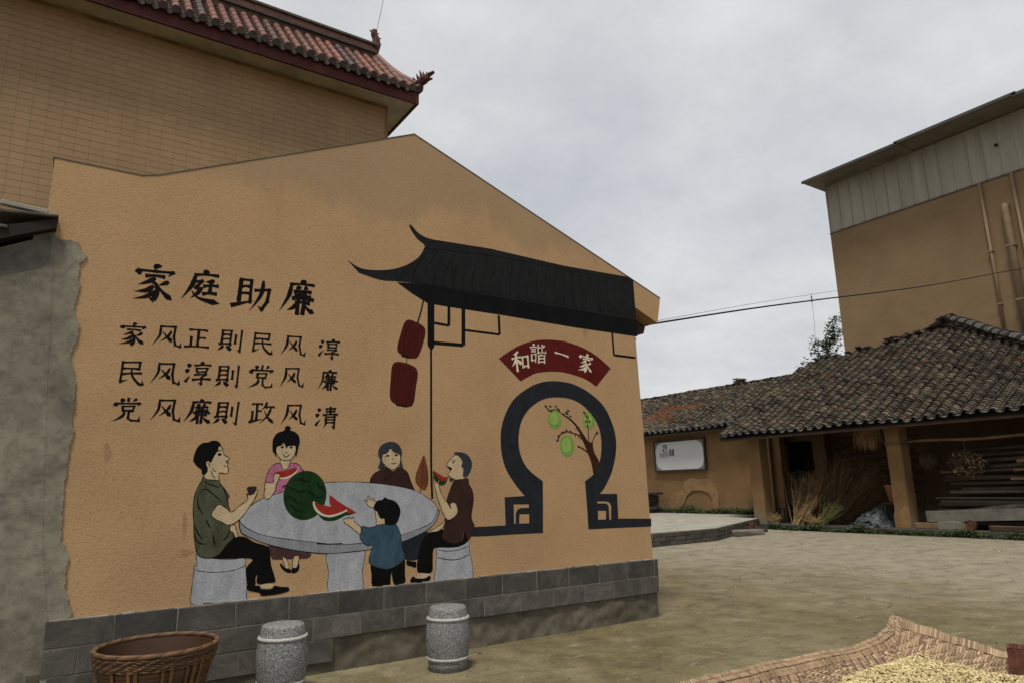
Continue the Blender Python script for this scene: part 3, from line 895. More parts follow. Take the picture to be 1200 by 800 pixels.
for nm, pts, ribs, cap in (
    ('painted_lantern', [(180,180),(240,190),(290,230),(275,320),(240,395),(180,385),(130,355),(145,270)], ([(205,190),(170,270),(165,378)], [(255,205),(245,300),(215,390)]), [(152,382),(205,396)]),
    ('painted_lantern', [(105,430),(170,425),(243,465),(235,570),(215,672),(150,670),(90,640),(90,530)], ([(148,432),(130,530),(125,655)], [(205,445),(208,560),(180,668)]), [(120,668),(185,680)])):
    ln = part(nm, 'upper painted red lantern' if pts[0][0] == 180 else 'lower painted red lantern')
    Paint().fill(A(pts), 'lantern', 1).outline(A(pts), .8*PXW, 'lantern_line', 1).out('lantern_body', ln)
    p = Paint()
    for i, r in enumerate(ribs): p.line(A(r), .8*PXW, 'lantern_line', 2)
    p.line(A(cap), 2.0*PXW, 'ink', 2.4)
    if pts[0][0] == 180: p.line(A([(281,58),(268,120),(245,200)]), 1.9*PXW, 'ink', 1.6).line(A([(183,392),(183,428)]), .9*PXW, 'ink', .6)
    p.out('lantern_lines', ln)

# --- moon gate
mg = part('painted_moon_gate', 'painted black keyhole moon gate outline')
A = lambda q: T(570,440,4,q)
ring = A([(265,735),(120,742),(0,750),(-72,752),(-72,708),(0,705),(90,700),(85,568),(180,562)]) + smooth2(A([(178,560),(130,500),(85,420),(67,320),(75,220),(120,120),(190,60),(260,30),(330,25),(410,40),(490,85),(555,150),(598,250),(608,340),(590,440),(555,520),(530,552)])) + A([(612,552),(618,668),(772,668),(773,705),(620,711),(478,718),(472,620),(462,495)]) + smooth2(A([(464,492),(510,450),(535,380),(537,290),(515,215),(460,145),(400,110),(330,100),(265,110),(205,150),(165,210),(150,290),(160,370),(195,436),(260,490)])) + A([(264,494),(265,620)])
Paint().fill(ring, 'gate', 4, False).out('gate_frame', mg)
for q in ([(128,602),(198,602),(198,617),(160,619),(145,625),(137,645),(137,692),(129,692)], [(155,648),(200,648),(200,690),(153,691)], [(520,588),(560,588),(576,594),(584,610),(584,672),(576,673),(573,612),(567,601),(555,597),(520,597)], [(523,632),(560,632),(560,672),(523,673)]):
    Paint().fill(A(q), 'stucco', 5.2, False).out('bare_inset', mg)
# fruit tree inside
tr = part('painted_fruit_tree', 'painted branch with three green fruits inside the moon gate')
A = lambda q: T(625,465,8.42,q)
Paint().fill(A([(590,745),(572,650),(540,560),(500,460),(430,305),(350,218),(298,182),(308,174),(365,208),(440,285),(510,390),(550,440),(582,450),(600,540),(648,632),(640,700),(600,760)]), 'trunk', 1).out('trunk', tr)
p = Paint()
for i, (q, w) in enumerate((([(550,445),(543,370),(538,290),(530,200),(505,150)], 1.4), ([(580,465),(600,390),(645,345)], 1.4), ([(545,550),(490,508),(435,483)], 2.0), ([(505,415),(440,370),(380,350),(330,340),(270,365),(238,425)], 1.5), ([(300,178),(255,140),(215,122),(160,130),(115,80)], 1.2), ([(330,155),(345,125)], 1.0))):
    p.line(A(q), w*PXW, 'trunk', 2.5, sub=i)
p.out('branches', tr)
for (cx_, cz_), rx, rz in (((210,220), 75, 98), ((333,478), 85, 112), ((548,230), 72, 95)):
    c = A([(cx_, cz_)])[0]; k = .0103/8.42*1.0
    f = Paint().ell(c, rx*k, rz*k*.9, 'fruit', 1.5); f.ell((c[0]-.008, c[1]+.01), rx*k*.66, rz*k*.6, 'fruit_light', 1.8)
    f.out('fruit', tr)
p = Paint()
rr = random.Random(3); li = 0
for q in ([(238,425),(255,375),(290,345),(330,325),(370,345),(410,365),(450,380),(470,405)], [(115,80),(140,120),(165,95),(170,130),(230,85),(235,115),(260,135)], [(290,170),(320,150),(345,130),(335,165),(365,185)], [(500,150),(530,200),(520,245),(560,240),(538,290)], [(425,300),(440,310),(630,350)]):
    for a, b in q:
        for s in range(2):
            c = A([(a+rr.uniform(-10,10), b+rr.uniform(-10,10))])[0]
            p.ell(c, .019, .007, 'leaf', 3.3+.02*li, 8, rr.uniform(0, 3.1)); li += 1
p.out('leaves', tr)

# --- red fan banner and calligraphy
def CH(s): return s
GLYPH = {
'家': [('d',[(48,1),(54,12)]),('d',[(15,18),(9,31)]),('g',[(13,21),(50,19),(88,17),(77,30)]),('h',[(28,34),(74,31)]),('p',[(50,36),(40,47),(17,58)]),('G',[(42,44),(55,56),(59,76),(54,93),(41,87)]),('p',[(51,57),(36,69),(11,78)]),('p',[(56,69),(38,85),(9,96)]),('p',[(82,40),(74,48),(60,55)]),('n',[(58,52),(73,72),(96,87)])],
'庭': [('d',[(50,1),(59,10)]),('h',[(26,19),(88,13)]),('p',[(29,18),(26,48),(4,90)]),('p',[(76,25),(68,30),(54,33)]),('h',[(52,47),(90,42)]),('s',[(71,30),(70,66)]),('h',[(52,69),(88,64)]),('z',[(30,38),(47,34),(35,53),(48,52)]),('p',[(48,52),(42,68),(24,82)]),('n',[(26,64),(48,80),(100,90)])],
'助': [('s',[(20,14),(18,74)]),('z',[(20,15),(45,12),(45,72)]),('h',[(21,34),(44,32)]),('h',[(21,52),(44,50)]),('t',[(0,84),(54,68)]),('g',[(56,37),(93,32),(88,66),(78,88),(66,79)]),('p',[(75,10),(73,50),(48,94)])],
'廉': [('d',[(52,0),(60,9)]),('h',[(24,15),(90,11)]),('p',[(27,14),(25,50),(4,94)]),('d',[(43,19),(49,28)]),('p',[(72,17),(61,28)]),('h',[(36,35),(84,31)]),('z',[(40,45),(79,43),(78,63)]),('h',[(31,55),(93,52)]),('h',[(40,65),(78,62)]),('s',[(52,34),(51,97)]),('s',[(64,34),(65,97)]),('p',[(50,66),(40,78),(24,90)]),('n',[(66,66),(78,78),(97,90)])],
'风': [('p',[(25,9),(24,50),(4,93)]),('g',[(25,12),(73,8),(72,50),(80,84),(95,90),(97,70)]),('p',[(61,26),(52,50),(30,74)]),('n',[(36,33),(50,52),(68,74)])],
'正': [('h',[(16,17),(86,13)]),('s',[(52,16),(52,86)]),('h',[(54,49),(81,46)]),('s',[(28,43),(28,86)]),('h',[(4,89),(97,85)])],
'則': [('s',[(18,9),(18,70)]),('z',[(18,11),(49,8),(49,70)]),('h',[(20,28),(48,27)]),('h',[(20,46),(48,45)]),('h',[(8,70),(56,65)]),('p',[(27,72),(20,82),(4,94)]),('d',[(38,73),(55,90)]),('s',[(68,20),(68,64)]),('g',[(90,2),(91,94),(78,85)])],
'民': [('z',[(22,12),(79,8),(78,36)]),('h',[(24,37),(78,34)]),('g',[(22,10),(22,90),(48,76)]),('h',[(24,57),(90,52)]),('G',[(52,36),(60,66),(83,91),(96,93),(95,74)])],
'淳': [('d',[(9,13),(21,23)]),('d',[(3,37),(15,46)]),('t',[(5,90),(22,60)]),('d',[(59,1),(65,11)]),('h',[(32,19),(97,15)]),('s',[(42,27),(45,47)]),('z',[(42,28),(83,25),(80,46)]),('h',[(44,46),(80,44)]),('z',[(40,57),(82,54),(64,68)]),('g',[(64,66),(66,96),(53,88)]),('h',[(29,77),(99,72)])],
'党': [('s',[(50,0),(50,19)]),('d',[(25,5),(34,17)]),('p',[(77,3),(65,17)]),('d',[(12,21),(7,37)]),('g',[(12,25),(91,22),(82,35)]),('s',[(34,36),(37,57)]),('z',[(34,37),(71,35),(68,56)]),('h',[(36,56),(68,54)]),('p',[(41,58),(35,78),(4,98)]),('g',[(58,57),(58,84),(70,93),(93,91),(95,72)])],
'政': [('h',[(7,17),(51,14)]),('s',[(30,16),(30,82)]),('h',[(31,47),(49,45)]),('s',[(14,43),(14,84)]),('t',[(2,92),(56,75)]),('p',[(67,3),(61,22),(49,38)]),('h',[(60,27),(97,24)]),('p',[(83,26),(73,60),(44,95)]),('n',[(58,40),(74,70),(100,94)])],
'清': [('d',[(9,13),(21,23)]),('d',[(3,37),(15,46)]),('t',[(5,90),(22,60)]),('h',[(40,15),(89,12)]),('h',[(44,27),(85,25)]),('s',[(64,3),(64,38)]),('h',[(31,41),(99,37)]),('p',[(46,50),(46,80),(38,100)]),('g',[(46,51),(84,48),(84,96),(71,88)]),('h',[(48,64),(83,62)]),('h',[(48,77),(83,75)])],
'和': [('p',[(42,3),(30,10),(10,17)]),('h',[(1,35),(55,31)]),('s',[(28,13),(28,98)]),('p',[(28,36),(18,54),(0,72)]),('d',[(31,42),(54,64)]),('s',[(62,31),(64,82)]),('z',[(62,32),(95,30),(92,82)]),('h',[(64,77),(92,75)])],
'諧': [('d',[(17,1),(25,9)]),('h',[(1,19),(41,16)]),('h',[(8,31),(35,29)]),('h',[(8,43),(35,41)]),('s',[(8,54),(10,92)]),('z',[(8,55),(35,53),(33,92)]),('h',[(10,86),(33,84)]),('h',[(50,21),(66,17)]),('g',[(50,5),(50,48),(67,38)]),('p',[(93,8),(76,21)]),('g',[(74,3),(74,42),(97,44),(98,31)]),('p',[(71,48),(62,57)]),('s',[(52,58),(52,98)]),('z',[(52,59),(90,56),(90,98)]),('h',[(53,75),(89,73)]),('h',[(53,93),(89,91)])],
'一': [('h',[(3,49),(97,46)])],
}
PROF = {
 'h': lambda t: 1.02 - 1.55*t*(1-t)*(1.15-.3*t) if t < .97 else .75,
 's': lambda t: 1.1 - .9*t*(1-t) if t < .97 else .7,
 'p': lambda t: .62+.5*(1-abs(t-.2)/.2)*.9 if t < .2 else max(.10, 1.12*(1-((t-.2)/.8)**1.5)),
 'n': lambda t: .35+1.1*(t/.8)**1.4 if t < .8 else max(.05, 1.45*(1-(t-.8)/.2)),
 'd': lambda t: .25+1.35*math.sin(math.pi*min(1, t*.62+.08)),
 't': lambda t: max(.1, 1.2*(1-t)**.7),
}
def glyph(p, ch, c, size, m, layer, w=9.5, rot=0., seed=0, slant=.06, wide=1.0):
    rr = random.Random(seed)
    cs, sn = math.cos(rot), math.sin(rot)
    def em(a, b):
        u, v = (a-50)/100*size*wide, (50-b)/100*size
        u += v*slant
        return (c[0]+u*cs-v*sn, c[1]+u*sn+v*cs)
    k = 0
    for kind, pts in GLYPH[ch]:
        pts = [(a+rr.uniform(-1.6, 1.6), b+rr.uniform(-1.6, 1.6)) for a, b in pts]
        W = w*size/100*rr.uniform(.88, 1.12)
        if kind in PROF:
            if len(pts) == 2:
                a, b = pts
                mid = ((a[0]+b[0])/2+rr.uniform(-1, 1), (a[1]+b[1])/2+(-2.0 if kind == 'h' else 0))
                pts = [a, mid, b]
            Q = [(q.x, q.y) for q in catmull([(a, b, 0) for a, b in pts], 8)]
            jit = [1+rr.uniform(-.07, .07) for _ in range(64)]
            p.strip([em(*q) for q in Q], W, m, layer, k, lambda t, kk=kind: PROF[kk](t)*jit[int(t*60)])
            k += 1
        else:
            if kind == 'G':
                Q = [(q.x, q.y) for q in catmull([(a, b, 0) for a, b in pts[:-1]], 7)]
                p.strip([em(*q) for q in Q], W, m, layer, k, lambda t: .65+.5*t); k += 1
                segs = [(pts[-2], pts[-1])]
            else:
                segs = list(zip(pts[:-1], pts[1:]))
            for i, (a, b) in enumerate(segs):
                last = i == len(segs)-1
                hook = last and kind in 'gG'
                d = Vector((b[0]-a[0], b[1]-a[1])); L = d.length or 1; d /= L
                ex = w*.30
                a2 = (a[0]-d.x*ex, a[1]-d.y*ex); b2 = b if hook else (b[0]+d.x*ex, b[1]+d.y*ex)
                Q = [(a2[0]+(b2[0]-a2[0])*t/8, a2[1]+(b2[1]-a2[1])*t/8) for t in range(9)]
                horiz = abs(d.x) > abs(d.y)
                if hook: f = lambda t: max(.08, 1.15*(1-t))
                elif horiz: f = lambda t: .62+.25*abs(2*t-1)**2
                else: f = lambda t: .95-.2*math.sin(math.pi*t)
                p.strip([em(*q) for q in Q], W, m, layer, k, f); k += 1
bn = part('painted_banner', 'painted dark red fan shaped banner with four cream characters')
A = lambda q: T(570,370,7.5,q)
ban = smooth2(A([(110,375),(200,310),(300,255),(430,217),(560,210),(700,228),(850,280),(980,360),(1092,460)])) + smooth2(A([(965,620),(880,560),(760,515),(640,490),(520,490),(420,508),(300,573)]))
Paint().fill(ban, 'banner', 1, False).out('banner_field', bn)
for ch, c, px, rot in (('和', (298,398), 165, .16), ('諧', (455,332), 155, .05), ('一', (660,342), 150, -.20), ('家', (872,414), 165, -.17)):
    cc = A([c])[0]
    p = Paint(); glyph(p, ch, cc, px/7.5*.0108, 'cream', 2.4, 10.5 if ch != '諧' else 8.5, rot, 5); p.out('character', bn)
def row(name, label, text, centres, size, w):
    r = part(name, label)
    for i, (ch, c) in enumerate(zip(text, centres)):
        p = Paint(); cc = sheet(*c)
        glyph(p, ch, cc, size*(1.0+RND.uniform(-.04, .04)), 'ink', 1.2, w, RND.uniform(-.03, .03), 11+i*7+len(text), wide=1.0 if size > .3 else (1.12 if ch == '风' else 1.04)); p.out('character', r)
row('painted_title', 'large brush lettered title of four black characters', '家庭助廉', [(180.5,332),(237,337),(295.5,345),(350,349)], .335, 11.2)
row('painted_line', 'upper line of seven smaller black characters', '家风正則民风淳', [(155.5,391.5),(196,394),(231.5,396.5),(270,399),(306,401.5),(344,405),(386,408.5)], .203, 10.8)
row('painted_line', 'middle line of seven smaller black characters', '民风淳則党风廉', [(152.5,436),(194,437.5),(232,437),(266.5,440.5),(306,441),(342,442),(384.5,445.5)], .203, 10.8)
row('painted_line', 'lower line of seven smaller black characters', '党风廉則政风清', [(149,479.7),(194.5,480.5),(232.5,482),(265.3,483.5),(307,483),(344,485.5),(383,488.3)], .203, 10.8)
# old smears and stains on the stucco
for q in ([(216,598),(219,606),(218,622),(215,632),(214,615)], [(205,648),(212,643),(222,644),(228,646),(215,652)], [(122,522),(126,519),(131,528),(126,541),(121,534)], [(684,375),(687,374),(689,389),(685,399),(683,388)]):
    Paint().fill([sheet(*c) for c in q], 'smear', .1).out('wall_smear', house)
# --- ragged cement patch where the neighbour's render laps over
cp = [(40,268),(64.5,273),(67,279),(72,282),(80,282.5),(90,284),(94,287),(95,296),(101,301),(98,304),(93,310),(92,320),(93,335),(90.6,349),(86,364),(94,380),(90,399),(83,417),(89,442),(86,480),(84,490),(86,504),(78,540),(74,584),(72,632),(80,648),(76,688),(84,716),(82,723),(57,728),(20,735),(20,500)]
dense = []
for i in range(len(cp)):
    a, b = cp[i], cp[(i+1) % len(cp)]
    n = max(1, int(math.hypot(b[0]-a[0], b[1]-a[1])/3))
    for k in range(n):
        t = k/n; j = 1.6 if 1 <= i <= 27 else 0
        dense.append((a[0]+(b[0]-a[0])*t+RND.uniform(-j, j), a[1]+(b[1]-a[1])*t+RND.uniform(-j*.4, j*.4)))
mbp = MB().prism([sheet(*q) for q in dense], 'y', WY-.014, WY-.0005)
mbp.build('cement_patch', M['cement'], house, recalc=True)

# ------------------------------------------------------------------ neighbouring lean-to at the left
lean = thing('cement_lean_to', 'low building with bare grey cement wall left of the mural', 'building', (-1.5, 6.1, 0))
wall_poly = [(-3.4, -.02), (.092, -.02), (.085, .66), (.0, 1.2), (-.09, 2.4), (-.155, 3.50), (-.48, 3.33), (-3.4, 1.95)]
mbw = MB().prism(wall_poly, 'y', WY-.0165, WY-.0146); mbw.build('cement_wall', M['cement'], lean, recalc=True)
MB().prism([(-3.4, 0), (-.26, 0), (-.26, 3.4), (-.48, 3.3), (-3.4, 1.9)], 'y', WY+.0, 11).build('wall_body', M['cement'], lean, recalc=True)
# newer skim coat near the top
sk = [(-.60,3.26),(-.48,3.322),(-.30,3.415),(-.17,3.485),(-.165,3.36),(-.175,3.27),(-.21,3.22),(-.30,3.18),(-.42,3.13),(-.60,3.05)]
MB().prism(sk, 'y', WY-.0185, WY-.0168).build('skim_coat', mat_cement('skim_cement', (.125, .118, .105)), lean, recalc=True)
MB().prism([(-.150,3.525),(-.50,3.365),(-3.4,2.0),(-3.4,2.10),(-.50,3.47),(-.150,3.60)], 'y', WY-.10, 11).build('roof_board', M['deck'], lean, recalc=True)
for k in range(9):
    x1 = -.145-.30*k; z1 = 3.605-.142*k
    Mx = Matrix.Translation((x1, WY-.09, z1)) @ Matrix.Rotation(math.radians(-4+RND.uniform(-5,5)), 4, 'Y')
    MB().bbox(-.36, 0, -.03, .26, .0, .022, .005, Mx, .003).build('verge_tile', M['tile_eave'], lean)
    Mx = Matrix.Translation((x1-.08, WY-.07, z1+.03)) @ Matrix.Rotation(math.radians(-9+RND.uniform(-6,4)), 4, 'Y')
    MB().bbox(-.3, 0, -.0, .26, .0, .02, .005, Mx, .003).build('verge_tile', M['tile_eave'], lean)
Mx = Matrix.Translation((-.215, WY-.08, 3.625)) @ Matrix.Rotation(math.radians(4), 4, 'Y')
MB().bbox(-.30, 0, -.02, .03, 0, .035, .004, Mx).build('metal_strip', M['siding'], lean)
# ------------------------------------------------------------------ tall tile-clad building behind
TY = 12.0
tall = thing('tiled_building', 'tall ochre tile-clad building with a red tiled eave roof', 'building', (0, 15, 0))
MB().box(-7.5, 5.07, TY, 20, 0, 9.28).build('wall', M['grout'], tall)
tw, th = .2, .112
one = MB().bbox(.0008, tw-.0008, -.005, .0, .002, th-.002, .0015).mesh('wall_tile')
one.materials.append(M['walltile'])
cells = []
for i in range(-34, 26):
    for k in range(34, 83):
        x = i*tw+(.5*tw if k % 2 else 0)*0; z = k*th
        if x+tw > 5.07 or z+th > 9.25: continue
        cells.append((x, z))
def vis_rank(c):
    x, z = c
    inview = -1.45 < x < 2.6 and z > 4.9+.36*max(0, x-.4)-.3
    return (0 if inview else 1, (Vector((x, TY, z))-EYE).length)
cells.sort(key=vis_rank)
for x, z in cells[:300]:
    o = link('wall_tile', one, tall); o.location = (x, TY-.001, z)
b = MB()
for x, z in cells[300:]:
    b.bbox(x+.0008, x+tw-.0008, TY-.007+RND.uniform(-.001, .001), TY-.001, z+.002+RND.uniform(-.0015, .001), z+th-.002, .0015)
b.build('wall_tiles', M['walltile'], tall)['kind'] = 'stuff'
# eave: soffit, fascia
EX, EYv = 5.53, 11.5                                   # outer corner of the eave
sf = MB(); sf.add([(-7.5, EYv+.02, 9.22), (EX-.02, EYv+.02, 9.22), (EX-.02, 20, 9.22), (5.06, 20, 9.26), (5.06, TY+.01, 9.26), (-7.5, TY+.01, 9.26)], [(0, 5, 4, 1), (1, 4, 3, 2)])
sf.build('soffit', M['soffit'], tall)
MB().box(-7.5, EX, EYv, EYv+.05, 9.20, 9.47).build('fascia', M['fascia'], tall)
MB().box(EX-.05, EX, EYv+.05, 20, 9.20, 9.47).build('fascia', M['fascia'], tall)
# roof slope
RY, RZ = 12.55, 10.62; RXE = 4.93
rs = MB()
rs.add([(-7.5, EYv-.03, 9.46), (EX+.03, EYv-.03, 9.46), (RXE, RY, RZ), (-7.5, RY, RZ)], [(0, 1, 2, 3)])
rs.add([(EX+.03, EYv-.03, 9.46), (EX+.03, 20, 9.46), (RXE, 20, RZ), (RXE, RY, RZ)], [(0, 1, 2, 3)])
rs.build('roof_slope', M['redpan'], tall)
sd = Vector((0, RY-EYv, RZ-9.46)); sn_ = Vector((0, -sd.z, sd.y)).normalized()
sp = .207; nrow = 0
x = 5.34
while x > -3.2:
    t_end = min(1., max(0., (EX-x)/(EX-RXE)))*.965
    foot = Vector((x, EYv-.05, 9.475)); top = Vector((x, EYv, 9.46))+sd*t_end
    if t_end > .12:
        b = MB()
        L = (top-foot).length; ns = max(2, int(L/.26))
        pts = []; rad = []
        for q in range(ns):
            a = foot+(top-foot)*(q/ns); c = foot+(top-foot)*((q+1)/ns-.001)
            pts += [a+sn_*.03, c+sn_*.03]; rad += [.068, .060]
        b.tube(pts, rad, 10)
        b.build('roll_tile', M['redroll'], tall, smooth=False)
    d = MB(); d.tube([foot+Vector((0, -.012, .022)), foot+Vector((0, -.045, .012))], [.074, .070], 12)
    d.build('tile_end', M['greydisc'], tall)
    # pan tiles between the rolls: a stack of drooping tile lips
    b = MB()
    xc = x-sp/2; te = min(1., max(0., (EX-xc)/(EX-RXE)))
    npan = max(1, int(12*te))
    for q in range(npan):
        a = Vector((xc, EYv-.04, 9.455))+sd*(q/12.)
        V = []
        for s_ in range(5):
            u = -1+s_*.5
            sag = -.03*(1-u*u)
            V += [a+Vector((u*.062, 0, 0))+sn_*(.034+sag), a+Vector((u*.062, 0, 0))+sn_*(.012+sag), a+Vector((u*.062, 0, 0))+sd*(1/11.)+sn_*(.008+sag)]
        F = []
        for s_ in range(4):
            i0, i1 = s_*3, s_*3+3
            F += [(i0, i0+1, i1+1, i1), (i0, i1, i1+2, i0+2)]
        b.add(V, F)
    b.build('pan_tiles', M['redpan'], tall, recalc=True)
    d = MB(); a = Vector((xc, EYv-.045, 9.455))
    d.prism([(xc-.075, 9.475), (xc-.05, 9.41), (xc, 9.375), (xc+.05, 9.41), (xc+.075, 9.475)], 'y', EYv-.062, EYv-.045)
    d.build('drip_tile', M['greydisc'], tall, recalc=True)
    x -= sp; nrow += 1
# ridge: stepped courses with a pale band
for z0, z1, dy, mt in ((10.56, 10.70, .10, 'ridge'), (10.70, 10.745, .15, 'greydisc'), (10.745, 10.90, .09, 'redroll'), (10.90, 10.95, .14, 'greydisc')):
    MB().box(-7.5, RXE+.06, RY-dy, RY+dy, z0, z1).build('ridge_course', M[mt], tall)
# hip ridge down to the corner
hp0, hp1 = Vector((RXE+.02, RY-.02, RZ+.04)), Vector((EX+.02, EYv-.02, 9.53))
pts = [hp0+(hp1-hp0)*(k/8)+Vector((0, 0, -.10*math.sin(math.pi*k/8)+.02)) for k in range(9)]
MB().tube(pts, [.095]*9, 8).build('hip_ridge', M['ridge'], tall)
MB().tube([q+Vector((0, 0, .10)) for q in pts], [.055]*9, 8).build('hip_cap', M['redroll'], tall)
# ridge-end finial: an upswept owl-tail
b = MB()
P = [Vector((RXE+.0, RY, 10.86)), Vector((RXE+.07, RY, 11.02)), Vector((RXE+.06, RY, 11.16)), Vector((RXE+.01, RY, 11.26)), Vector((RXE+.02, RY, 11.33)), Vector((RXE+.07, RY, 11.36))]
b.tube(P, [.13, .10, .085, .075, .065, .03], 7)
for k in range(3):
    q = P[1+k]; b.tube([q, q+Vector((.12, 0, .05))], [.04, .008], 5)
b.tube([P[3], P[3]+Vector((-.10, 0, .06))], [.045, .01], 5)
b.build('ridge_finial', M['ornament'], tall)
# dragon head on the hip
b = MB(); h = Vector((EX+.0, EYv-.0, 9.62)); dr = Vector((.50, -.62, .1)).normalized()
b.tube([h-dr*.25, h-dr*.05+Vector((0, 0, .03)), h+dr*.13+Vector((0, 0, .12)), h+dr*.22+Vector((0, 0, .16))], [.07, .085, .095, .05], 8)
b.tube([h+dr*.18+Vector((0, 0, .17)), h+dr*.34+Vector((0, 0, .21))], [.055, .03], 6)
b.tube([h+dr*.16+Vector((0, 0, .08)), h+dr*.30+Vector((0, 0, .07))], [.045, .02], 6)
for a_, e_ in (((-.02, .02), .16), ((.05, .05), .2), ((.12, .02), .17), ((-.1, 0), .12), ((.2, .02), .12)):
    q = h+dr*a_[0]+Vector((0, 0, .16+a_[1])); b.tube([q, q+Vector((-.03, .03, e_*.7))], [.035, .006], 5)
b.build('dragon_head', M['ornament'], tall)
b = MB(); b.tube([(RXE+.07, RY, 11.34), (RXE+.45, RY+.1, 13.5)], .006, 5); b.build('lightning_wire', M['thin_wire'], tall)

# ------------------------------------------------------------------ large building at the right
RX = 28.0; RC = 16.05
big = thing('tall_rendered_building', 'tall plain rendered building with sheet metal siding and pipes', 'building', (33, 8, 0))
MB().box(RX, 42, -12, RC, 0, 12.36).build('wall', M['render'], big)
MB().box(RX+.12, 42, -12, RC-.06, 12.36, 14.6).build('upper_wall', M['render'], big)
y = RC+.01; k = 0
while y > 2.5:
    w = .52
    b = MB()
    # shallow pan with a raised rib at its edge
    prof = [(0, 0), (.012, -.03), (.05, -.03), (.062, 0), (w*.5, -.004), (w-.002, 0)]
    V = []
    for u, d in prof:
        V += [(RX+.03+d, y-u, 12.30), (RX+.03+d, y-u, 14.56)]
    F = [(2*i, 2*i+2, 2*i+3, 2*i+1) for i in range(len(prof)-1)]
    V += [(RX+.09, y, 12.30), (RX+.09, y-w, 12.30)]; n_ = len(prof)*2
    b.add(V, F+[(n_, n_+1, n_-2, 0)])
    b.build('siding_panel', M['siding'], big, recalc=False)
    y -= w; k += 1
b = MB(); b.box(RX-.02, RX+.05, 2.5, RC+.02, 12.27, 12.31); b.build('siding_trim', M['sheet_edge'], big)
# roof sheets, lapped
yy = RC+.30; sw = 4.1; i = 0
while yy > -8:
    z = 14.60+(.05 if i % 2 else 0)
    MB().box(RX-1.28, 42, yy-sw-.12, yy, z-.05, z).build('roof_sheet', M['sheet'], big)
    MB().box(RX-1.30, RX-1.24, yy-sw-.12, yy, z-.10, z+.02).build('roof_edge', M['sheet_edge'], big)
    yy -= sw; i += 1
for q, r, z0, z1 in ((10.02, .05, 6.0, 12.30), (8.98, .05, 6.0, 12.30)):
    MB().tube([(RX-.06, q, z0), (RX-.06, q, z1)], r, 8).build('pipe', M['pipe'], big, smooth=True)
b = MB(); b.tube([(RX+.05, 9.33, 11.15), (RX-.10, 9.33, 11.15), (RX-.14, 9.33, 11.05), (RX-.14, 9.33, 10.9), (RX-.14, 9.33, 6)], .115, 12)
b.build('drain_pipe', M['pipe'], big, smooth=True)
for q, r in ((10.02, .05), (9.33, .115)):
    for zz_ in (7.6, 9.6):
        MB().box(RX-.03-r*2, RX-.002, q-r-.02, q+r+.02, zz_, zz_+.05).build('pipe_clip', M['pipe'], big)
MB().tube([(RX-.01, 9.28, 13.55), (RX-.10, 9.28, 13.5)], .06, 6).build('siding_hook', M['wire'], big)

# ------------------------------------------------------------------ clay tile roofs
def tile_roof(parent, x0, z0, slope, ylo, yhi, xmax, pitch, course, n_parts, seed, over=0., wob=.02):
    """rows of half-round clay tiles climbing in +x from an eave at x0, z0; xmax(y) is the top edge"""
    rr = random.Random(seed)
    ca = math.cos(math.atan(slope)); sa = math.sin(math.atan(slope))
    U = Vector((ca, 0, sa)); Nn = Vector((-sa, 0, ca)); Yv = Vector((0, 1, 0))
    def sag(x, y): return wob*(noise.noise((x*.6+seed, y*.55, 0))*1.6+noise.noise((x*2., y*2., seed))*.4)
    def tile(mb, p, w, ln, up, lift, rot, n=4):
        V = []; F = []
        Y2 = (Yv+U*rot).normalized()
        for s_ in range(n+1):
            a = math.pi*(s_/n)
            u, h = -math.cos(a)*w/2, math.sin(a)*w*.36
            if not up: h = w*.20-math.sin(a)*w*.26
            for (l_, dh, dw) in ((0, 0, 1), (0, -.022, .9), (ln, -.012-lift, .92)):
                q = p+Y2*(u*dw)+U*l_+Nn*(h*dw+lift+dh)
                V.append(q)
        for s_ in range(n):
            i0, i1 = s_*3, s_*3+3
            F += [(i0, i0+2, i1+2, i1), (i0, i1, i1+1, i0+1)]
        mb.add(V, F)
    rest = MB(); cand = []
    nr = int((yhi-ylo)/pitch)
    dxc = course*ca
    for r in range(nr):
        y = yhi-pitch*(r+.5)
        xm = xmax(y)
        nc = int((xm-x0)/dxc)
        drift = rr.uniform(-.012, .012)
        for c in range(nc):
            xx = x0+c*dxc
            base = Vector((xx, y, z0+slope*(xx-x0)))+Nn*sag(xx, y)
            jy = rr.uniform(-.012, .012)+drift
            tnt = min(.95, max(0, rr.gauss(.45, .22))) if rr.random() > .018 else rr.uniform(.96, 1)
            if seed == 2 and y > 20.6 and 23.0 < xx < 24.6 and noise.noise((xx*1.3, y*.8, 3)) > .05: tnt = rr.uniform(.96, 1)
            pu = base+Vector((0, jy, 0))+U*rr.uniform(-.012, .012)
            args = (pu+Nn*.028, pitch*.66*rr.uniform(.94, 1.08), course*1.5, True, .035*rr.uniform(.7, 1.3), rr.uniform(-.08, .08))
            if c == 0: cand.append((args, 'eave_tile'))
            else:
                rest.tint = tnt; tile(rest, *args)
            # channel tile between rows
            pd = base+Vector((0, -pitch/2+rr.uniform(-.01, .01), 0))
            rest.tint = max(0, tnt*.8)
            if c == 0: cand.append(((pd-U*.02, pitch*.70, course*1.5, False, .02, rr.uniform(-.04, .04)), 'channel_tile'))
            else: tile(rest, pd, pitch*.70, course*1.5, False, .02*rr.uniform(.7, 1.4), rr.uniform(-.05, .05))
    rest.build('roof_tiles', M['tile'], parent)['kind'] = 'stuff'
    for args, nm in cand:
        b = MB(); tile(b, *args); b.build(nm, M['tile_eave'], parent)

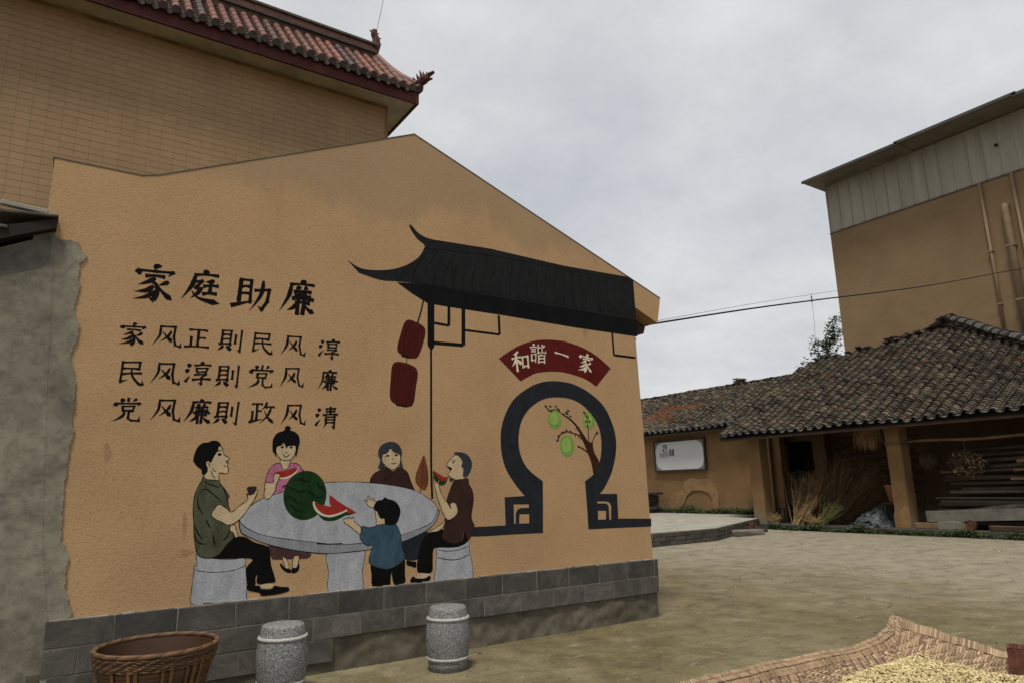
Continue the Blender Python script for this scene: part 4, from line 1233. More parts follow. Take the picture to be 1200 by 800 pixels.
# ------------------------------------------------------------------ open storage shed
X0 = 20.0; SZ = 3.10; SL = .54
shed = thing('storage_shed', 'open fronted shed with grey clay tile roof on ochre pillars', 'shed', (21, 11, 0))
def shed_top(y):
    pts = [(3.0, 19.0), (6.5, 22.4), (8.24, 24.1), (10.0, 25.8), (11.45, 27.0), (11.9, 26.95), (12.6, 26.45), (14.3, 26.05), (15.8, 25.95), (16.4, 25.55), (16.75, 24.9), (18, 24.8)]
    for (a, b), (c, d) in zip(pts[:-1], pts[1:]):
        if a <= y <= c: return b+(d-b)*(y-a)/(c-a)+.12*noise.noise((y*1.7, 0, 0))
    return 20
tile_roof(shed, X0, SZ+.05, SL, 4.2, 16.62, shed_top, .335, .115, 0, 1, wob=.06)
# deck under the tiles
dk = MB(); ys = [4.2+(16.6-4.2)*k/24 for k in range(25)]
for a, b_ in zip(ys[:-1], ys[1:]):
    xa, xb = shed_top(a)-.05, shed_top(b_)-.05
    zf = lambda x_: SZ+.03+SL*(x_-X0)
    dk.add([(X0+.03, a, zf(X0+.03)-.05), (X0+.03, b_, zf(X0+.03)-.05), (xb, b_, zf(xb)-.05), (xa, a, zf(xa)-.05)], [(0, 1, 2, 3)])
    dk.add([(X0+.03, a, zf(X0+.03)-.09), (X0+.03, b_, zf(X0+.03)-.09), (xb, b_, zf(xb)-.09), (xa, a, zf(xa)-.09)], [(3, 2, 1, 0)])
dk.build('roof_deck', M['deck'], shed)
MB().box(X0+.06, X0+.16, 4.2, 16.55, SZ-.12, SZ-.02).build('eave_beam', M['beam'], shed)
MB().box(20.72, 20.9, 4.2, 16.3, SZ+.12, SZ+.32).build('purlin', M['beam'], shed)
for k in range(13):
    y = 16.3-k*.95
    MB().prism([(X0+.1, SZ-.06), (X0+.1, SZ-.0), (24.5, SZ+SL*4.5-.0), (24.5, SZ+SL*4.5-.09)], 'y', y-.045, y+.045).build('rafter', M['beam'], shed, recalc=True)
# ridge: stacked old tiles along the top and down the falling hip
rd = MB(); rr = random.Random(5)
P = []
for k in range(60):
    y = 16.0-k*.17
    if y < 4.6: break
    x = shed_top(y)+.02
    P.append(Vector((x, y, SZ+.08+SL*(x-X0))))
for i, q in enumerate(P):
    if q.y > 11.9 and rr.random() < .35: continue
    n_ = rr.choice((1, 1, 2, 3)) if q.y > 11.7 else (6 if q.y > 10.6 else 3)
    for s_ in range(n_):
        rd.tint = rr.uniform(.05, .6)
        Mx = Matrix.Translation(q+Vector((rr.uniform(-.08, .08), rr.uniform(-.05, .05), .03+.055*s_))) @ Matrix.Rotation(rr.uniform(-.5, .5), 4, 'Z') @ Matrix.Rotation(rr.uniform(-.25, .25), 4, 'X') @ Matrix.Rotation(.25+rr.uniform(-.2, .2), 4, 'Y')
        rd.bbox(-.17, .17, -.11, .11, 0, .035, .01, Mx, .012)
rd.build('ridge_tiles', M['tile'], shed)['kind'] = 'stuff'
# broken ridge knob where the ridge turns down
b = MB(); q = Vector((27.0, 11.6, 7.05))
for s_ in range(9):
    b.tint = rr.uniform(.0, .35)
    Mx = Matrix.Translation(q+Vector((rr.uniform(-.15, .1), .22-.06*s_+rr.uniform(-.06, .06), -.05+.05*s_*(1 if s_ < 6 else .8)))) @ Matrix.Rotation(rr.uniform(-.3, .3), 4, 'X') @ Matrix.Rotation(rr.uniform(-.3, .3), 4, 'Z')
    b.bbox(-.2, .2, -.2, .2, 0, .05, .012, Mx, .02)
b.build('ridge_knob', M['tile'], shed)
# hip capping tiles, each overlapping the next
hpts = [Vector((27.0, 11.45, 7.28)), Vector((26.2, 10.45, 6.80)), Vector((25.1, 9.3, 6.13)), Vector((24.1, 8.25, 5.60)), Vector((22.6, 6.7, 4.75)), Vector((21.2, 5.2, 3.98))]
hs = catmull(hpts, 9)
for i in range(len(hs)-1):
    a, c = hs[i], hs[i+1]
    d = (c-a); b = MB()
    up_ = Vector((0, 0, 1)); side = d.cross(up_).normalized(); up2 = side.cross(d).normalized()
    V = []
    for s_ in range(6):
        an = math.pi*s_/5; o_ = side*(-math.cos(an)*.17)+up2*(math.sin(an)*.12)
        V += [a-d*.25+o_*1.0+up2*.01, c+o_*1.12+up2*.03, c+o_*.95-up2*.01]
    F = []
    for s_ in range(5):
        i0, i1 = s_*3, s_*3+3
        F += [(i0, i1, i1+1, i0+1), (i0+1, i1+1, i1+2, i0+2)]
    b.add(V, F); b.build('hip_tile', M['tile_eave'] if i % 3 else M['tile'], shed, recalc=False)
# pillars, back wall, floor
def pillar(x0, x1, y0, y1, z0, z1, name='pillar', mt='mud'):
    b = MB(); n_ = 10; V = []
    for k in range(n_+1):
        z = z0+(z1-z0)*k/n_
        for j, (x, y) in enumerate(((x0, y0), (x1, y0), (x1, y1), (x0, y1))):
            e = .018*noise.noise((x*3, y*3+j, z*1.5))
            V.append((x+e, y-e, z))
    F = [(k*4+j, k*4+(j+1) % 4, (k+1)*4+(j+1) % 4, (k+1)*4+j) for k in range(n_) for j in range(4)]
    F.append((n_*4, n_*4+1, n_*4+2, n_*4+3))
    b.add(V, F); return b.build(name, M[mt], shed)
p1 = pillar(20.62, 21.05, 15.35, 15.82, .12, 3.2)
p2 = pillar(20.62, 21.05, 10.50, 10.93, .12, 3.2)
p3 = pillar(20.62, 21.05, 5.2, 5.65, .12, 3.2)
b = MB()
for k in range(2): b.tube([(20.60, 10.48, 2.52+.04*k), (20.60, 10.95, 2.54+.04*k), (21.07, 10.95, 2.53+.04*k), (21.07, 10.48, 2.52+.04*k), (20.60, 10.48, 2.52+.04*k)], .012, 5)
b.build('wire_binding', M['thin_wire'], shed)
# flaked patch at the foot of the middle pillar
fp = [(10.49+.02*0, .16), (10.94, .16), (10.945, .52), (10.90, .66), (10.82, .74), (10.70, .70), (10.60, .80), (10.55, .70), (10.49, .62)]
MB().prism(fp, 'x', 20.588, 20.604).build('flaked_plaster', M['mud_pale'], shed, recalc=True)
BX = 23.3
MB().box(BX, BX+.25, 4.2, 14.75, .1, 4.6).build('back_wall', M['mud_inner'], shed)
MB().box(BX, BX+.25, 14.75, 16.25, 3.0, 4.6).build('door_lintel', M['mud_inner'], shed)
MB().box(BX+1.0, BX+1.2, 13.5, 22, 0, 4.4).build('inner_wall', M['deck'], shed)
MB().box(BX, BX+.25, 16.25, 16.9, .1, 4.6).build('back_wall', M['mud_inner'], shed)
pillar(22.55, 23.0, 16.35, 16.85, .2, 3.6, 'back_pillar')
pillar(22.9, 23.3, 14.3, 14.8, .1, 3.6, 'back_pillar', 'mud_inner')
# exposed bricks of the back wall
bm_ = MB().bbox(-.03, .0, -.115, .115, -.03, .03, .006).mesh('back_wall_brick'); bm_.materials.append(M['oldbrick'])
for r in range(34):
    for c in range(12):
        y = 14.15-c*.25-(.125 if r % 2 else 0)
        if y < 11.4 or RND.random() < .18 or len([1 for _ in ()]) : continue
        if r*.085 < .9: continue
        if RND.random() < .25: continue
        o = link('brick', bm_, shed); o.location = (BX-RND.uniform(0, .012), y, .2+r*.085)
MB().box(20.22, 23.3, 4.2, 15.35, -.02, .15).build('floor_plinth', M['curb'], shed)
# gable wall at the far right, out of the way
MB().box(20.9, 23.3, 4.0, 4.2, 0, 3.6).build('end_wall', M['mud_inner'], shed)

# ------------------------------------------------------------------ farmhouse wing with the notice board
wing = thing('farmhouse_wing', 'low ochre mud walled wing with clay tile roof behind platform', 'house', (23, 20, 0))
WX = 22.7
wv = MB(); ny, nz = 40, 12; V = []
for i in range(ny+1):
    for k in range(nz+1):
        y = 16.0+(30-16.0)*i/ny; z = .1+(3.95-.1)*k/nz
        V.append((WX+.03*noise.noise((y*.5, z*.5, 4))+.01*noise.noise((y*2, z*2, 8)), y, z))
wv.add(V, [(i*(nz+1)+k, i*(nz+1)+k+1, (i+1)*(nz+1)+k+1, (i+1)*(nz+1)+k) for i in range(ny) for k in range(nz)])
wv.build('front_wall', M['mud'], wing, smooth=True)
MB().box(WX+.1, WX+.3, 16.0, 30, .1, 3.9).build('wall_core', M['mud'], wing)
# flaked arch-shaped plaster scar
def scar(pts, mt, x, name):
    Q = catmull([(a, b, 0) for a, b in pts], 5, True)
    MB().prism([(q.x, q.y) for q in Q], 'x', x, WX+.05).build(name, M[mt], wing, recalc=True)
scar([(21.7,.45),(21.75,.9),(21.4,1.2),(20.9,1.3),(20.8,1.6),(20.45,1.78),(20.0,1.70),(19.6,1.72),(19.2,1.45),(19.05,1.0),(19.1,.5),(19.35,.5),(19.4,.95),(19.7,1.2),(20.3,1.25),(20.7,1.05),(20.9,.75),(21.2,.5)], 'mud_pale', WX-.026, 'plaster_scar')
def wing_top(y): return 26.15+.05*noise.noise((y*.9, 3, 0))
tile_roof(wing, 22.15, 3.76, .545, 15.2, 27.5, wing_top, .335, .125, 0, 2, wob=.045)
dk = MB()
dk.prism([(22.2, 3.72), (26.3, 3.72+.545*4.1), (30.2, 3.7), (30.2, 3.6), (26.3, 3.60+.545*4.1), (22.2, 3.66)], 'y', 15.5, 29.5)
dk.build('roof_deck', M['deck'], wing, recalc=True)
MB().box(22.2, 22.3, 15.6, 29, 3.60, 3.68).build('eave_beam', M['beam'], wing)
rd = MB()
y = 29.0
while y > 17.4:
    x = 26.2; rd.tint = rr.uniform(.1, .5)
    Mx = Matrix.Translation((x+rr.uniform(-.03, .03), y, 5.98+rr.uniform(-.02, .02))) @ Matrix.Rotation(rr.uniform(-.15, .15), 4, 'X')
    rd.bbox(-.14, .14, -.16, .16, 0, .07, .02, Mx, .01); y -= .19
rd.build('ridge_tiles', M['tile'], wing)['kind'] = 'stuff'
b = MB()
for k in range(7):
    b.tint = rr.uniform(.7, .95)
    b.bbox(-.2, .2, -.14, .14, 0, .045, .01, Matrix.Translation((26.2+rr.uniform(-.05, .05), 20.2+rr.uniform(-.35, .35), 6.04+.03*k)) @ Matrix.Rotation(rr.uniform(-1, 1), 4, 'Z'), .01)
b.build('spare_tiles', M['tile'], wing)

# ------------------------------------------------------------------ notice board on the wing wall
nb = thing('notice_board', 'white framed notice board with dark corner ornaments on ochre wall', 'sign', (22.6, 20.95, 2.1))
NX = WX-.10
def quad_frame(y0, y1, z0, z1): return None
MB().box(NX+.01, NX+.07, 19.50, 22.40, 2.08, 3.42).build('backing', M['frame'], nb)
MB().box(NX, NX+.012, 19.57, 22.33, 2.15, 3.35).build('panel', M['foil'], nb)
for (a, b_, c, d) in ((19.48, 22.42, 3.36, 3.44), (19.48, 22.42, 2.06, 2.14), (19.48, 19.56, 2.14, 3.36), (22.34, 22.42, 2.14, 3.36)):
    MB().box(NX-.025, NX+.008, a, b_, c, d).build('frame_rail', M['frame'], nb)
for sy, sz, yc, zc in ((1, -1, 19.56, 3.36), (-1, -1, 22.34, 3.36), (1, 1, 19.56, 2.14), (-1, 1, 22.34, 2.14)):
    b = MB()
    pts = [(0, 0), (.36, 0), (.34, .05), (.24, .05), (.22, .10), (.16, .09), (.14, .15), (.09, .14), (.10, .22), (.05, .24), (.05, .32), (0, .34)]
    b.prism([(yc+sy*u, zc+sz*v) for u, v in pts], 'x', NX-.006, NX-.001)
    b.build('corner_ornament', M['print_grey'], nb, recalc=True)
# small black printed mark in the upper left: one large character over a line of small ones, a bold one at its right
def yz(u, v): return (22.08-u*1.3, 3.24-v*1.15)
b = MB()
def bar(u0, v0, u1, v1):
    (a, c), (d, e) = yz(u0, v0), yz(u1, v1)
    b.box(NX-.004, NX-.0005, min(a, d), max(a, d), min(c, e), max(c, e))
for u0, v0, u1, v1 in ((.14, .00, .36, .035), (.16, .07, .35, .10), (.16, .14, .35, .17), (.31, .035, .35, .07), (.31, .10, .35, .14), (.16, .17, .20, .27), (.20, .24, .37, .27)): bar(u0, v0, u1, v1)
for k in range(6):
    u = .0+k*.072
    bar(u, .31, u+.05, .335); bar(u+.015, .335, u+.035, .40); bar(u, .40, u+.055, .42)
for u in (.46, .58): bar(u, .18, u+.035, .44); bar(u+.055, .18, u+.09, .44); bar(u+.035, .24, u+.055, .27); bar(u+.035, .33, u+.055, .36)
for k in range(7): bar(.05+k*.055, .455, .085+k*.055, .475)
b.build('printed_mark', M['print'], nb)

# ------------------------------------------------------------------ raised platform before the wing
plat = MB().prism([(8.5, 12.55), (15.2, 12.95), (20.3, 15.42), (20.3, 16.6), (23.0, 16.6), (23.0, 31), (8.5, 31)], 'z', -.02, .335)
structure(plat.build('platform', M['platform'], None, recalc=True))
pl = [(8.5, 12.55), (15.2, 12.95), (20.3, 15.42)]
plo = bpy.data.objects['platform']
for (a, b_), (c, d) in zip(pl[:-1], pl[1:]):
    L = math.hypot(c-a, d-b_); ang = math.atan2(d-b_, c-a)
    for r in range(3):
        u = -(.2 if r % 2 else 0)
        while u < L-.02:
            w = .40
            u0, u1 = max(u, 0), min(u+w, L)
            if u1-u0 > .05:
                Mx = Matrix.Translation((a, b_, 0)) @ Matrix.Rotation(ang, 4, 'Z')
                MB().bbox(u0+.005, u1-.005, -.035+RND.uniform(-.008, .006), -.003, .004+r*.108, .104+r*.108, .008, Mx, .003).build('curb_block', M['curb'], plo)
            u += w
# ------------------------------------------------------------------ granite drum stools
def drum(label, loc, tilt=0.):
    t = thing('stone_stool', label, 'stool', loc, 'stone drum stools along the painted wall')
    b = MB()
    prof = [(.150, .0), (.163, .004), (.168, .05), (.171, .085), (.182, .14), (.189, .22), (.191, .28), (.187, .34), (.178, .40), (.172, .424), (.166, .45), (.160, .492), (.156, .503), (.145, .510), (.05, .512)]
    b.lathe(prof, 48); b.build('body', M['drum'], t, smooth=True, local=True)
    for z, r in ((.098, .175), (.415, .178)):
        q = MB(); q.lathe([(r-.012, z-.016), (r+.004, z-.011), (r+.010, z), (r+.004, z+.011), (r-.012, z+.016)], 48)
        q.build('ring', M['drum_ring'], t, smooth=True, local=True)
    t.rotation_euler = (tilt, 0, 0)
    return t
drum('grey granite drum stool standing apart from the wicker basket', (3.005, 5.58, 0))
drum('grey granite drum stool next to the wicker basket', (1.625, 5.70, 0))

# ------------------------------------------------------------------ wicker basket
bk = thing('wicker_basket', 'round brown wicker basket with woven rim beside the wall', 'basket', (.725, 5.52, 0))
def bprof(t):                                             # radius at height fraction
    return .235+.135*(t**.75)
BH = .50
wv = MB(); rr = random.Random(9); NB = 44
nrows = 46
for r in range(nrows):
    z = .012+(BH-.03)*r/nrows
    R0 = bprof(z/BH); V = []; wv.tint = rr.random()
    n_ = NB*2
    for k in range(n_):
        a = 2*math.pi*k/n_
        s_ = math.cos(k*math.pi+r*math.pi)*.5
        for dz, dr in ((0, -.0045), (0, .0045), (.0098, .0035), (.0098, -.0045)):
            q = R0+dr+.0055*s_*(1 if k % 2 == 0 else 1)
            V.append((q*math.cos(a), q*math.sin(a), z+dz))
    F = []
    for k in range(n_):
        k2 = (k+1) % n_
        for j in range(4):
            F.append((k*4+j, k2*4+j, k2*4+(j+1) % 4, k*4+(j+1) % 4))
    wv.add(V, F)
o = wv.build('weave', M['basket'], bk, smooth=False, local=True); o['kind'] = 'stuff'
q = MB(); q.lathe([(.0, .004), (.225, .004), (.228, .012), (.0, .012)], 36); q.build('bottom', M['basket'], bk, local=True)
inner = MB(); V = []
for k in range(48):
    for j in range(6):
        t_ = j/5; a = 2*math.pi*k/48; R0 = bprof(t_)-.013
        V.append((R0*math.cos(a), R0*math.sin(a), .01+(BH-.02)*t_))
inner.add(V, [((k*6+j), (k*6+j+1), ((k+1) % 48*6+j+1), ((k+1) % 48*6+j)) for k in range(48) for j in range(5)])
inner.build('lining', M['basket'], bk, smooth=True, local=True)
for k in range(NB):
    if rr.random() < .55: continue
    a = 2*math.pi*(k+rr.uniform(-.15, .15))/NB; w = rr.uniform(.013, .026)
    b = MB(); V = []
    for j in range(9):
        t_ = j/8; R0 = bprof(t_)+.0105; z = .005+(BH-.05)*t_
        for da in (-w/2/R0, w/2/R0):
            V.append((R0*math.cos(a+da), R0*math.sin(a+da), z))
    for j in range(9):
        t_ = j/8; R0 = bprof(t_)+.006; z = .005+(BH-.05)*t_
        for da in (-w/2/R0, w/2/R0):
            V.append((R0*math.cos(a+da), R0*math.sin(a+da), z))
    F = []
    for j in range(8):
        F += [(2*j, 2*j+1, 2*j+3, 2*j+2), (2*j, 2*j+2, 18+2*j+2, 18+2*j), (2*j+1, 18+2*j+1, 18+2*j+3, 2*j+3)]
    b.add(V, F); b.build('stave', M['stave'], bk, local=True)
# bound rim of twisted splints, with a band of wrapped weave under it
rim = MB()
for s_ in range(5):
    rim.tint = .2+.18*s_
    pts = []
    for k in range(161):
        a = 2*math.pi*k/160; ph = a*19+s_*2*math.pi/5
        R0 = bprof(1)+.006+.010*math.cos(ph); z = BH+.002+.010*math.sin(ph)
        pts.append((R0*math.cos(a), R0*math.sin(a), z))
    rim.tube(pts, .0075, 5, caps=False)
rim.build('rim', M['rim'], bk, smooth=True, local=True)
band = MB()
for r in range(7):
    z = BH-.022-r*.0115; pts = []; band.tint = rr.random()
    for k in range(121):
        a = 2*math.pi*k/120; R0 = bprof(z/BH)+.013+.004*math.cos(k*1.57+r*2)
        pts.append((R0*math.cos(a), R0*math.sin(a), z+.003*math.sin(k*.78+r)))
    band.tube(pts, .0075, 5, caps=False)
o = band.build('rim_band', M['rim'], bk, smooth=True, local=True); o['kind'] = 'stuff'

# ------------------------------------------------------------------ drying mat with beans
MX, MYv = 6.56, 3.63                                      # raised corner of the mat
def interp(t, tab):
    if t <= tab[0][0]: return tab[0][1]
    for (a, b_), (c, d) in zip(tab[:-1], tab[1:]):
        if t <= c:
            s_ = (t-a)/(c-a); s_ = s_*s_*(3-2*s_); return b_+(d-b_)*s_
    return tab[-1][1]
rimL = [(0, .26), (.12, .17), (.36, .115), (.72, .095), (1.3, .12), (2.0, .135), (4, .13)]
rimR = [(0, .26), (.28, .205), (.55, .155), (.9, .095), (1.5, .07), (3, .07)]
def mat_z(u, v):
    """u: metres from the right edge (towards -x), v: metres from the far edge (towards -y)"""
    fl = interp(v, [(0, 1), (.05, .82), (.13, .35), (.24, .06), (.34, 0)])
    fr = interp(u, [(0, 1), (.06, .78), (.16, .36), (.30, .06), (.42, 0)])
    z = max(interp(u, rimL)*fl, interp(v, rimR)*fr)
    return .012+z+.006*noise.noise((u*3, v*3, 1))
def mat_p(u, v): 
    return Vector((MX-u+.05*v*0, MYv-v-.015*math.sin(u*1.3), mat_z(u, v)))
mt = thing('drying_mat', 'woven bamboo drying mat with curled edges on the yard', 'mat', (5.2, 2.9, 0))
LU, LV = 3.6, 2.3
b = MB(); nu, nv = 110, 70; V = []
for i in range(nu+1):
    for j in range(nv+1):
        u, v = LU*(i/nu)**1.3, LV*(j/nv)**1.3
        V.append(mat_p(u, v)-Vector((0, 0, .006)))
b.add(V, [(i*(nv+1)+j, i*(nv+1)+j+1, (i+1)*(nv+1)+j+1, (i+1)*(nv+1)+j) for i in range(nu) for j in range(nv)])
b.build('mat_backing', M['mat_under'], mt, smooth=True)
# twill weave: splints float over four, shifting by one, reversing every block into chevrons
sw = MB(); S = .021; K = 5; rr = random.Random(21)
NU, NV = int(LU/S), int(LV/S)
def covered(u, v): return u > .55 and v > .60 and not (v < .3)
BLK = 26
for j in range(NV):
    v = j*S
    if v > 1.35: break
    for i in range(-1, NU):
        if i*S > 3.0: break
        blk = (i//BLK) % 2
        sh = (j if blk == 0 else -j)
        if (i+sh) % K: continue
        u0, u1 = max(0, i*S), min(LU, (i+K-1.4)*S)
        if u0 > .62 and v > .46: continue
        sw.tint = rr.random()
        va, vb = v+.1*S, v+.92*S
        um = (u0+u1)/2
        A_, B_, C_, D_ = mat_p(u0, va), mat_p(u0, vb), mat_p(u1, vb), mat_p(u1, va)
        E_, F_ = mat_p(um, va)+Vector((0, 0, .0045)), mat_p(um, vb)+Vector((0, 0, .0045))
        sw.add([A_, B_, F_, E_, C_, D_], [(0, 3, 2, 1), (3, 5, 4, 2)])
# cross splints showing in the gaps
for i in range(NU):
    u = i*S
    if u > 3.0: break
    for j in range(-1, NV):
        if j*S > 1.35: break
        blk = (i//BLK) % 2
        sh = (i if blk == 0 else -i)
        if (j+sh+2) % K: continue
        v0, v1 = max(0, j*S), min(LV, (j+K-1.4)*S)
        if u > .62 and v0 > .46: continue
        sw.tint = rr.random()*.7
        ua, ub = u+.1*S, u+.9*S
        vm = (v0+v1)/2; dz = Vector((0, 0, -.003))
        A_, B_, C_, D_ = mat_p(ua, v0)+dz, mat_p(ub, v0)+dz, mat_p(ub, v1)+dz, mat_p(ua, v1)+dz
        sw.add([A_, B_, C_, D_], [(0, 1, 2, 3)])
o = sw.build('weave', M['mat'], mt, recalc=False); o['kind'] = 'stuff'
# folded-over selvage: slanting splint ends along both raised edges
sv = MB()
for k in range(int(LU/.024)):
    u = k*.024
    for lay, (v0, v1, dz) in enumerate(((-.010, .020, .012), (.030, .062, .012), (.074, .105, .010))):
        sv.tint = min(1, .30+rr.random()*.7)
        lean_ = .010*(1 if lay != 1 else -1); wd = .017
        A_, B_ = mat_p(u, max(0, v0)), mat_p(u+wd, max(0, v0))
        if v0 < 0: A_ += Vector((0, -v0, 0)); B_ += Vector((0, -v0, 0))
        C_, D_ = mat_p(u+wd+lean_, v1+rr.uniform(-.004, .004)), mat_p(u+lean_, v1+rr.uniform(-.004, .004))
        up = Vector((0, 0, dz+rr.uniform(0, .006)))
        sv.add([A_+up, B_+up, C_+up*.6, D_+up*.6, A_, B_], [(0, 1, 2, 3), (0, 4, 5, 1)])
for k in range(int(LV/.02)):
    v = k*.02
    sv.tint = rr.random()*.8
    A_, B_ = mat_p(0, v)+Vector((.010, 0, .006)), mat_p(0, v+.017)+Vector((.010, 0, .006))
    C_, D_ = mat_p(.06, v+.035), mat_p(.06, v+.018)
    up = Vector((0, 0, .012+rr.uniform(0, .006)))
    sv.add([A_+up, B_+up, C_+up*.6, D_+up*.6, A_, B_], [(0, 3, 2, 1), (0, 1, 5, 4)])
o = sv.build('selvage', M['mat'], mt, recalc=False); o['kind'] = 'stuff'
# beans
bn_ = MB(); rr = random.Random(33)
base = [Vector(p) for p in ((1, 0, 0), (.5, .62, .1), (-.5, .62, .05), (-1, 0, 0), (-.5, -.62, .1), (.5, -.62, 0), (.25, 0, .55), (-.3, .05, .5))]
bf = [(0, 1, 6), (1, 2, 7), (1, 7, 6), (2, 3, 7), (3, 4, 7), (4, 5, 6), (4, 6, 7), (5, 0, 6), (5, 4, 3), (5, 3, 2), (5, 2, 1), (5, 1, 0)]
def bean_edge(u, v):
    """>0 inside the heap"""
    return min(u-(.27+.09*noise.noise((v*4, 0, 0))), v-(.25+.06*noise.noise((u*3, 5, 0))+.10*max(0, u-.9)*.6))
cnt = 0
while cnt < 15000:
    u, v = rr.uniform(.05, 2.7)**1.0, rr.uniform(.1, 1.45)
    e = bean_edge(u, v)
    if e < 0 and rr.random() > .035*math.exp(e*14): continue
    if e < -.12: continue
    p = mat_p(u, v)
    h = max(0, min(.016, e*.10))+.006*noise.noise((u*6, v*6, 2))*(e > 0)
    L_ = rr.uniform(.0095, .016)
    Mx = Matrix.Translation(p+Vector((0, 0, .004+h*rr.random()+ (h*.5 if e > 0 else 0)))) @ Matrix.Rotation(rr.uniform(0, 6.28), 4, 'Z') @ Matrix.Rotation(rr.gauss(0, .45), 4, 'X') @ Matrix.Rotation(rr.gauss(0, .45), 4, 'Y')
    bn_.tint = min(1, max(0, rr.gauss(.55, .28)))
    bn_.add([Mx @ (q*L_) for q in base], bf); cnt += 1
o = bn_.build('dried_beans', M['bean']); tag(o, 'pale yellow dried beans spread over the bamboo mat', 'beans', kind='stuff')

# hollow brick weighing the mat down
def hollow_brick(name, label, M4, sx, sy, sz, nx, ny_):
    """brick with rectangular holes through its top (z) face"""
    t = MB()
    xs = [-sx/2]; 
    wx = .018; hx = (sx-wx*(nx+1))/nx; wy = .016; hy = (sy-wy*(ny_+1))/ny_
    gx = [-sx/2]
    for i in range(nx): gx += [gx[-1]+wx, gx[-1]+wx+hx]
    gx.append(sx/2)
    gy = [-sy/2]
    for i in range(ny_): gy += [gy[-1]+wy, gy[-1]+wy+hy]
    gy.append(sy/2)
    for i in range(len(gx)-1):
        for j in range(len(gy)-1):
            x0, x1, y0, y1 = gx[i], gx[i+1], gy[j], gy[j+1]
            if i % 2 and j % 2:
                d = sz-.12 if sz > .15 else .01
                for A_, B_ in (((x0, y0), (x1, y0)), ((x1, y0), (x1, y1)), ((x1, y1), (x0, y1)), ((x0, y1), (x0, y0))):
                    t.add([M4 @ Vector((*A_, sz)), M4 @ Vector((*B_, sz)), M4 @ Vector((*B_, d)), M4 @ Vector((*A_, d))], [(0, 3, 2, 1)])
                t.add([M4 @ Vector(q) for q in ((x0, y0, d), (x1, y0, d), (x1, y1, d), (x0, y1, d))], [(0, 1, 2, 3)])
            else:
                t.add([M4 @ Vector(q) for q in ((x0, y0, sz), (x1, y0, sz), (x1, y1, sz), (x0, y1, sz))], [(0, 1, 2, 3)])
    # grooved sides
    for A_, B_, nrm in (((-sx/2, -sy/2), (sx/2, -sy/2), (0, -1)), ((sx/2, -sy/2), (sx/2, sy/2), (1, 0)), ((sx/2, sy/2), (-sx/2, sy/2), (0, 1)), ((-sx/2, sy/2), (-sx/2, -sy/2), (-1, 0))):
        n_ = 10
        V = []
        for k in range(n_+1):
            a = k/n_; dp = -.006 if k % 2 and k not in (0, n_) else 0
            x = A_[0]+(B_[0]-A_[0])*a+nrm[0]*dp; y = A_[1]+(B_[1]-A_[1])*a+nrm[1]*dp
            V += [M4 @ Vector((x, y, 0)), M4 @ Vector((x, y, sz))]
        t.add(V, [(2*k, 2*k+2, 2*k+3, 2*k+1) for k in range(n_)])
    o = t.build(name, M['redbrick']); return tag(o, label, 'brick')
hollow_brick('hollow_brick', 'grooved red hollow brick standing on the bamboo mat edge', Matrix.Translation((6.42, 2.535, .035)) @ Matrix.Rotation(.35, 4, 'Z'), .19, .24, .185, 4, 3)

# ------------------------------------------------------------------ clutter in the shed
def bundle(name, label, cat, mats, foot, n, h, spread, lean_, seed, rad=.010, twigs=3, foot_r=.16, droop=.0):
    rr = random.Random(seed); b = MB(); f = Vector(foot)
    for k in range(n):
        a = rr.uniform(0, 6.28); r0 = foot_r*math.sqrt(rr.random())
        p0 = f+Vector((r0*math.cos(a)*.7, r0*math.sin(a), 0))
        dirv = Vector((rr.gauss(lean_[0], spread*.5), rr.gauss(lean_[1], spread), 1)).normalized()
        L_ = h*rr.uniform(.65, 1.05); pts = []
        for q in range(5):
            s_ = q/4
            pts.append(p0+dirv*L_*s_+Vector((rr.gauss(0, .012), rr.gauss(0, .012), -droop*s_*s_*L_)))
        b.mat = 1 if (len(mats) > 1 and rr.random() < .12) else 0
        b.tube(pts, rad*rr.uniform(.7, 1.4), 4, .003, caps=False)
        for w in range(twigs):
            s_ = rr.uniform(.4, .98); q = p0+dirv*L_*s_
            e = q+Vector((rr.gauss(0, .12), rr.gauss(0, .14), rr.uniform(.03, .22)))
            b.tube([q, (q+e)/2+Vector((0, 0, .02)), e], .004, 3, .0015, caps=False)
    o = b.build(name, [M[m] for m in mats]); return tag(o, label, cat)
bundle('brushwood_bundle', 'bundle of dry brown stalks leaning beside the shed doorway', 'brushwood', ['stalk', 'stalk_pale'], (20.75, 14.15, .15), 230, 1.75, .26, (.28, -.22), 4, .011, 4, .30)
bundle('cut_stalks', 'pale cut stalks slanting low in front of brown brushwood', 'brushwood', ['stalk_pale'], (20.55, 14.05, .15), 46, 1.15, .10, (.25, -.62), 14, .013, 1, .20)
bundle('green_stalks', 'small bundle of yellow green stalks lying beside the brushwood', 'stalks', ['green_stalk'], (20.55, 13.25, .15), 60, .95, .26, (.2, -.72), 6, .010, 1, .14, .1)
bundle('dark_brushwood', 'dark heap of dry branches piled behind the plastic sheet', 'brushwood', ['stalk'], (21.8, 13.6, .15), 330, 2.5, .42, (.1, -.55), 8, .012, 4, .75, .1)
bundle('small_twigs', 'small tuft of dead twigs at the shed step', 'twigs', ['stalk_pale'], (20.35, 14.75, .10), 26, .42, .45, (-.1, 0), 16, .006, 3, .10)
bundle('dead_weeds', 'sprawl of dead weeds hanging over the shed step', 'twigs', ['stalk_pale'], (20.30, 13.35, .12), 26, .30, .6, (-.3, 0), 17, .005, 3, .14)
